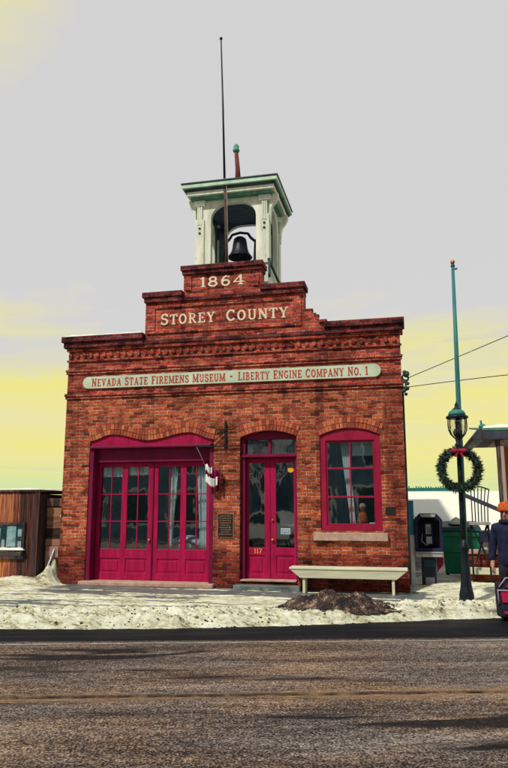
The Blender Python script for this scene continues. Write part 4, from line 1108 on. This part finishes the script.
# ------------------------------------------------------------------ weathered shed
SH = thing('wooden_shed', 'weathered brown board shed with a glazed notice window', 'shed', (-8.08, -.2, 0))
m = MB(); x = -3.2; r6 = random.Random(4)
while x < -.02:
    w = min(.155, -x); m.box(x, x + w - .008, -.02 - r6.uniform(0, .014), .02, -.15, 1.98 + r6.uniform(-.01, .012)); x += .158
m.build('front_boards', 'boards', SH)
MB().box(-3.2, -.005, .022, 2.2, -.15, 1.95).build('body', 'boardtrim', SH)
m = MB(); m.box(-3.25, .02, -.07, 2.25, 1.995, 2.05); m.build('roof', 'boardtrim', SH, .01)
m = MB(); m.box(-.105, .012, -.055, -.035, -.15, 1.99); m.build('corner_board', 'boardtrim', SH, .006)
wn = MB(); wn.prism([(-1.15, .53), (-1.15, 1.33), (-.29, 1.33), (-.29, .53)], [[(-1.09, .60), (-1.09, 1.27), (-.35, 1.27), (-.35, .60)]], -.085, -.036)
wn_o = wn.build('window', 'boardtrim', SH, .006)
MB().box(-1.09, -.35, -.052, -.037, .60, 1.27).build('backing', 'bindark', wn_o)
pp = MB(); pp.box(-.74, -.52, -.057, -.053, .80, 1.25); pp.box(-1.06, -.90, -.057, -.053, .95, 1.2); pp.box(-.47, -.37, -.057, -.053, 1.02, 1.18); pp.box(-.46, -.38, -.057, -.053, .66, .92); pp.build('paper', 'paperblue', wn_o)
pp = MB(); pp.box(-.46, -.38, -.061, -.058, 1.05, 1.16); pp.box(-.86, -.79, -.061, -.058, .68, .95); pp.build('paper', 'paper', wn_o)
MB().box(-1.09, -.35, -.066, -.063, .60, 1.27).build('glass', 'glass', wn_o)
snow_cap(-11.3, -8.08, -.25, 1.9, 2.052, .03, 'thin snow on the board shed roof', seed=6)
m = MB(); vs = []
snow_cap(-9.25, -8.35, -.36, -.24, .735, .05, 'snow ledge under the shed notice window', seed=8)
MB().box(-1.17, -.27, -.16, -.037, .69, .73).build('window_ledge', 'boardtrim', SH, .005)

PF = thing('plank_fence', 'dark horizontal plank fence filling the gap between shed and firehouse', 'fence', (-8.06, .12, 0))
m = MB()
for i in range(8): m.box(.0, .40, -.02 - r6.uniform(0, .012), .03, -.05 + i * .215, .158 + i * .215)
m.build('planks', 'planks', PF, .006)
MB().box(-.01, .41, -.06, .07, 1.68, 1.86).build('top_rail', 'boardtrim', PF, .01)
MB().box(.05, .13, -.09, -.045, -.05, .72).build('post', 'asphaltblock', PF, .008)
MB().box(.05, .36, -.08, -.045, .55, .80).build('block', 'asphaltblock', PF, .012)
MB().ball((.385, -.07, 1.46), .03, 8).build('white_knob', 'whitepaint', PF)
m = MB(); m.tube([(-7.93, -.22, .02), (-7.80, .04, .75)], .018, 6)
tag(m.build('leaning_pole', 'paperblue'), 'blue grey pole leaning in the snow beside the plank fence', 'pole')

# ------------------------------------------------------------------ person at the edge of the picture
def skinned(name, chains, mat, parent, root=0, sub=2):
    vs = []; es = []; rs = []
    idx = {}
    for ch in chains:
        prev = None
        for (p, r) in ch:
            key = tuple(round(c, 4) for c in p)
            if key not in idx:
                idx[key] = len(vs); vs.append(p); rs.append(r)
            i = idx[key]
            if prev is not None and prev != i: es.append((prev, i))
            prev = i
    me = bpy.data.meshes.new(name); me.from_pydata(vs, es, []); me.update()
    o = bpy.data.objects.new(name, me); COL.objects.link(o); o.parent = parent
    sk = o.modifiers.new('skin', 'SKIN'); sk.use_smooth_shade = True
    ly = me.skin_vertices.new() if not me.skin_vertices else me.skin_vertices[0]
    for i, r in enumerate(rs):
        ly.data[i].radius = r if isinstance(r, tuple) else (r, r)
    ly.data[root].use_root = True
    ss = o.modifiers.new('sub', 'SUBSURF'); ss.levels = sub; ss.render_levels = sub
    me.materials.append(M[mat]); return o
PE = thing('person', 'person in navy winter coat and orange knit hat carrying a crimson bag', 'person', (1.535, -2.16, -.12), R(-25))
PE.scale = (1.03, 1.03, 1.03)
# faces -y; carries the bag in the hand nearest the lamp
chains = [
 [((0, 0, .95), (.13, .10)), ((0, 0, 1.12), (.14, .10)), ((0, -.01, 1.30), (.155, .11)), ((0, 0, 1.42), (.12, .085)), ((0, -.01, 1.50), .055), ((0, -.02, 1.56), (.062, .075)), ((0, -.025, 1.63), (.076, .095)), ((0, -.015, 1.70), (.06, .08))],
]
for s in (-1, 1):
    chains.append([((0, 0, .95), (.13, .10)), ((s * .09, 0, .88), .085), ((s * .10, -.01, .50), .058), ((s * .10, .02, .12), .042), ((s * .10, .0, .05), .04), ((s * .105, -.12, .035), .035), ((s * .108, -.19, .03), .025)])
    chains.append([((0, 0, 1.42), (.12, .085)), ((s * .17, 0, 1.40), .06), ((s * .235, .01, 1.12), .045), ((s * .25, -.05, .88), .034), ((s * .252, -.065, .83), (.022, .036)), ((s * .253, -.075, .77), (.02, .036))])
skinned('body', chains, 'skin', PE)
def fingers(s, base, parent):
    cs = []
    for k in range(4):
        x = base[0]; y = base[1] - .028 + k * .019; L = (.042, .05, .048, .038)[k]
        cs.append([((x, y, base[2]), .0095), ((x - s * .004, y, base[2] - L * .6), .009), ((x - s * .022, y, base[2] - L), .0085), ((x - s * .04, y, base[2] - L * .75), .0075)])
    for c_ in cs: skinned('finger', [c_], 'skin', parent, 0, 1)
    skinned('thumb', [[((base[0] - s * .01, base[1] - .03, base[2] + .04), .012), ((base[0] - s * .02, base[1] - .055, base[2] + .0), .011), ((base[0] - s * .028, base[1] - .045, base[2] - .03), .009)]], 'skin', parent, 0, 1)
for s in (-1, 1): fingers(s, (s * .253, -.075, .75), PE)
fc = MB()
for s in (-1, 1): fc.ball((s * .032, -.108, 1.635), .012, 8)
fc.build('eyes', 'iron', PE)
m = MB(); m.ball((0, -.125, 1.605), .018, 8, (.8, 1, 1.5)); m.build('nose', 'skin', PE)
m = MB(); m.ball((0, -.112, 1.565), .022, 8, (1.2, .4, .35)); m.build('mouth', 'bow', PE)
for s in (-1, 1):
    m = MB(); m.ball((s * .08, -.015, 1.615), .026, 8, (.4, .8, 1.2)); m.build('ear', 'skin', PE)
coat = [[((0, 0, .74), (.20, .16)), ((0, 0, .95), (.19, .15)), ((0, 0, 1.15), (.185, .145)), ((0, -.01, 1.32), (.195, .15)), ((0, 0, 1.43), (.14, .11)), ((0, 0, 1.50), (.085, .085))]]
for s in (-1, 1):
    coat.append([((0, 0, 1.43), (.14, .11)), ((s * .19, 0, 1.39), .085), ((s * .255, .01, 1.12), .072), ((s * .262, -.045, .90), .056), ((s * .262, -.055, .87), .05)])
skinned('coat', coat, 'navycloth', PE)
tr_ = [[((0, 0, .92), (.15, .12)), ((0, 0, .86), (.14, .11))]]
for s in (-1, 1): tr_.append([((0, 0, .86), (.14, .11)), ((s * .095, 0, .76), .10), ((s * .10, -.01, .48), .078), ((s * .10, .015, .14), .066), ((s * .10, .015, .09), .064)])
skinned('trousers', tr_, 'darkcloth', PE)
for s in (-1, 1):
    m = MB(); m.ball((s * .105, -.06, .05), .07, 12, (.8, 2.1, .75)); m.tube([(s * .1, .02, .04), (s * .1, .02, .16)], [.062, .06], 12); m.build('boot', 'boot', PE)
m = MB(); m.lathe([(.122, 1.645), (.134, 1.66), (.134, 1.705), (.122, 1.715), (.118, 1.75), (.085, 1.79), (.02, 1.805)], (0, -.015, 0), 40, True, .02); m.build('knit_hat', 'orangecloth', PE)
m = MB(); m.tube([(.095 * math.cos(i * math.pi / 8), -.005 + .095 * math.sin(i * math.pi / 8), 1.49) for i in range(17)], .035, 8); m.build('collar', 'navycloth', PE)
BG = thing('bag', 'crimson bag with grey piping hanging at the navy coated person\'s side', 'bag', (1.40, -2.36, -.06), R(10))
BG.scale = (1.1, 1.1, 1.15)
m = MB(); m.add([(-.11, -.09, 0), (.24, -.09, 0), (.24, .09, 0), (-.11, .09, 0), (-.13, -.06, .46), (.26, -.06, .46), (.26, .06, .46), (-.13, .06, .46)], [(0, 3, 2, 1), (4, 5, 6, 7), (0, 1, 5, 4), (1, 2, 6, 5), (2, 3, 7, 6), (3, 0, 4, 7)])
m.build('bag_body', 'darkcloth', BG, .03)
m = MB(); m.add([(-.06, -.098, .20), (.22, -.098, .20), (.22, -.088, .32), (-.08, -.088, .34)], [(0, 1, 2, 3)]); m.add([(0.0, -.085, .40), (.2, -.085, .40), (.22, -.075, .47), (.08, -.075, .50)], [(0, 1, 2, 3)]); m.add([(-.04, -.102, .05), (.22, -.102, .05), (.22, -.1, .085), (-.05, -.1, .085)], [(0, 1, 2, 3)])
q = m.build('bag_panel', 'bagred', BG, norm=False); q.modifiers.new('s', 'SOLIDIFY').thickness = .012
m = MB(); m.tube([(-.11, -.092, .18), (-.12, -.085, .36), (.24, -.085, .345)], .012, 6); m.tube([(-.10, -.08, .40), (0, -.075, .52), (.2, -.07, .53)], .01, 6); m.build('piping', 'baggrey', BG)
m = MB(); m.tube([(-.04, 0, .45), (-.02, 0, .56), (0, 0, .64), (.04, 0, .56), (.08, 0, .45)], .011, 6); m.build('handle', 'iron', BG)

# ------------------------------------------------------------------ across the street, seen mirrored in the glass
def road_obj(o, u, v, z=0, rz=0):
    q = P0 + D * u + N * v; o.location = (q.x, q.y, z); o.rotation_euler = (0, 0, A + rz)
SF = thing('storefront', 'slate blue two storey storefront across the street, mirrored in the window glass', 'building'); road_obj(SF, -6, -17.6)
MB().box(-7, 16, -8, 0, 0, 6.4).build('wall', 'bluewall', SF)
MB().box(-7.2, 16.2, -8, .35, 6.4, 6.8).build('cornice', 'whitepaint', SF)
S2 = thing('storefront', 'slate blue false front shop across the street beyond the gap, mirrored in the garage glass', 'building'); road_obj(S2, -6, -17.6)
MB().box(-34, -9.5, -8, 0, 0, 5.6).build('wall', 'bluewall', S2)
MB().box(-34.2, -9.3, -8, .35, 5.6, 5.95).build('cornice', 'whitepaint', S2)
for o_, xs in ((SF, (-6, -2.8, .4, 3.6, 6.8, 10, 13)), (S2, (-32, -28.5, -25, -21.5, -18, -14.5, -11.5))):
    for x in xs:
        w = MB().box(x, x + 1.3, .0, .06, 3.7, 5.3).build('window', 'whitepaint', o_)
        MB().box(x + .12, x + 1.18, .06, .07, 3.82, 5.18).build('pane', 'bindark', w)
        w = MB().box(x - .4, x + 1.6, .0, .08, .6, 2.9).build('shop_window', 'whitepaint', o_)
        MB().box(x - .25, x + 1.45, .08, .09, .75, 2.75).build('pane', 'bindark', w)
PT = thing('pickup_truck', 'pale pickup truck parked across the street, mirrored in the entrance glass', 'truck'); road_obj(PT, -11.4, -12.0, -.12)
m = MB(); m.prism([(-2.5, .45), (-2.55, .95), (-2.3, 1.05), (-1.0, 1.08), (-.55, 1.62), (.75, 1.66), (.95, 1.08), (2.45, 1.05), (2.5, .5)], [], -.85, .85); m.build('body', 'whitepaint', PT, .05)
for s_ in (-1, 1):
    m = MB(); m.prism([(-.82, 1.10), (-.48, 1.54), (.66, 1.57), (.80, 1.10)], [], s_ * .852, s_ * .862); m.build('side_window', 'bindark', PT)
    for x in (-1.65, 1.6):
        m = MB(); m.tube([(x, s_ * .66, .36), (x, s_ * .88, .36)], .36, 20); w = m.build('wheel', 'iron', PT)
        m = MB(); m.tube([(x, s_ * .88, .36), (x, s_ * .90, .36)], .2, 16); m.build('rim', 'steel', w)
TR = thing('tree', 'bare pale barked tree across the street, mirrored in the entrance glass', 'tree'); road_obj(TR, -12.8, -14.4)
tk = MB(); cr = MB(); rt_ = random.Random(21)
tk.tube([(0, 0, 0), (.05, 0, 1.2), (.0, .05, 2.2)], [.16, .13, .11], 10); tk.build('trunk', 'bark', TR)
def grow(p, d, ln, r, k):
    if k == 0: return
    e_ = p + d * ln; cr.tube([p, p.lerp(e_, .5) + Vector((rt_.uniform(-.05, .05),) * 3) * ln, e_], [r, r * .8, r * .6], 5, False)
    for i in range(3):
        nd = (d + Vector((rt_.uniform(-.8, .8), rt_.uniform(-.8, .8), rt_.uniform(-.3, .6)))).normalized()
        grow(e_, nd, ln * rt_.uniform(.62, .85), r * .6, k - 1)
for i in range(4): grow(Vector((0, .05, 2.1)), Vector((math.cos(i * 1.6) * .7, math.sin(i * 1.6) * .7, .8)).normalized(), 1.1, .08, 6)
cr.build('crown', 'bark', TR, norm=False)

# ------------------------------------------------------------------ sky and light
world = bpy.data.worlds.new('World'); scene.world = world; world.use_nodes = True
nt = world.node_tree; bg = nt.nodes['Background']
SUN_EL, SUN_AZ = R(50), R(207)     # azimuth clockwise from +y
sky = nt.nodes.new('ShaderNodeTexSky'); sky.sky_type = 'NISHITA'; sky.sun_disc = False
sky.sun_elevation = SUN_EL; sky.sun_rotation = SUN_AZ
tc = nt.nodes.new('ShaderNodeTexCoord')
spz = nt.nodes.new('ShaderNodeSeparateXYZ'); nt.links.new(tc.outputs['Generated'], spz.inputs[0])
mp = nt.nodes.new('ShaderNodeMapping'); mp.inputs['Scale'].default_value = (1.1, 1.1, 5)
nt.links.new(tc.outputs['Generated'], mp.inputs['Vector'])
n1 = nz(nt, mp.outputs[0], 2.3, 7, .6, .4)
mp2 = nt.nodes.new('ShaderNodeMapping'); mp2.inputs['Scale'].default_value = (1.0, 1.0, 14)
nt.links.new(tc.outputs['Generated'], mp2.inputs['Vector'])
n2 = nz(nt, mp2.outputs[0], 1.5, 5, .5, .2)
e = mth(nt, 'ADD', spz.outputs[2], mth(nt, 'MULTIPLY', mth(nt, 'SUBTRACT', n1.outputs[0], .5), .30))
K = 10.5
GREY = (.655 * K, .645 * K, .645 * K); YEL = (.86 * K, .79 * K, .25 * K); PALE = (.82 * K, .76 * K, .42 * K); MINT = (.50 * K, .76 * K, .42 * K)
cl = ramp(nt, e, [(.0, (1, 1, 1)), (.185, (1, 1, 1)), (.27, (0, 0, 0)), (1, (0, 0, 0))]).outputs[0]
band = ramp(nt, n2.outputs[0], [(.36, (0, 0, 0)), (.60, (1, 1, 1))]).outputs[0]
yel = mixc(nt, band, PALE, YEL)
lowm = ramp(nt, mth(nt, 'ADD', spz.outputs[2], mth(nt, 'MULTIPLY', mth(nt, 'SUBTRACT', n2.outputs[0], .5), .06)), [(.035, (.55, .55, .55)), (.075, (0, 0, 0))]).outputs[0]
yel = mixc(nt, lowm, yel, MINT)
n3 = nz(nt, mp2.outputs[0], 2.7, 6, .6, .5)
lil = ramp(nt, n3.outputs[0], [(.56, (0, 0, 0)), (.70, (.75, .75, .75))]).outputs[0]
yel = mixc(nt, lil, yel, (.62 * K, .58 * K, .55 * K))
cloud = mixc(nt, cl, GREY, yel)
# thin break in the cloud high up
def camray(px, py):
    fw, r_, u_ = CAMV; d = fw * 680. + r_ * (px - 254) + u_ * (384 - py); return d.normalized()
th = math.atan(126 / 680.); ph_ = math.atan(680. / (3050 * math.cos(th)))
fw = Vector((-math.sin(ph_) * math.cos(th), math.cos(ph_) * math.cos(th), math.sin(th)))
rt = Vector((math.cos(ph_), math.sin(ph_), 0)); upv = rt.cross(fw)
CAMV = (fw, rt, upv)
brk = Vector((-.485, .605, .632)).normalized()
dp = nt.nodes.new('ShaderNodeVectorMath'); dp.operation = 'DOT_PRODUCT'; nt.links.new(tc.outputs['Generated'], dp.inputs[0])
dp.inputs[1].default_value = brk
bf = ramp(nt, mth(nt, 'ADD', dp.outputs['Value'], mth(nt, 'MULTIPLY', mth(nt, 'SUBTRACT', n1.outputs[0], .5), .02)), [(.9945, (0, 0, 0)), (.9995, (.8, .8, .8))]).outputs[0]
cloud = mixc(nt, bf, cloud, YEL)
# unseen sky overhead and behind the camera dimmed to cut the fill light
dim_axis = mth(nt, 'ADD', spz.outputs[1], mth(nt, 'MULTIPLY', spz.outputs[2], .25))
fill_dim = ramp(nt, mth(nt, 'ADD', mth(nt, 'MULTIPLY', dim_axis, .5), .5), [(.35, (.50, .52, .58)), (.72, (1, 1, 1))]).outputs[0]
cloud = mixc(nt, 1.0, cloud, fill_dim, 'MULTIPLY')
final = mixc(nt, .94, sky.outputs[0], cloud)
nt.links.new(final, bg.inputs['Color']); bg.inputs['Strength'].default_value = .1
sl = bpy.data.lights.new('sun', 'SUN'); sl.energy = 3.3; sl.angle = R(2.5); sl.color = (1, .93, .80)
so = bpy.data.objects.new('sun', sl); COL.objects.link(so)
sd = Vector((math.sin(SUN_AZ) * math.cos(SUN_EL), math.cos(SUN_AZ) * math.cos(SUN_EL), math.sin(SUN_EL)))
so.rotation_euler = sd.to_track_quat('Z', 'Y').to_euler(); so.location = sd * 30

# ------------------------------------------------------------------ camera
cam = bpy.data.cameras.new('camera'); co = bpy.data.objects.new('camera', cam); COL.objects.link(co)
cam.sensor_fit = 'VERTICAL'; cam.sensor_height = 36; cam.lens = 680 / 768 * 36; cam.clip_end = 2000
mx = Matrix((rt, upv, -fw)).transposed().to_4x4(); mx.translation = (0, -14.2, 1.6)
co.matrix_world = mx; scene.camera = co
scene.view_settings.view_transform = 'Standard'; scene.view_settings.look = 'None'
scene.view_settings.gamma = 1; scene.view_settings.exposure = 0
scene.view_settings.use_curve_mapping = False
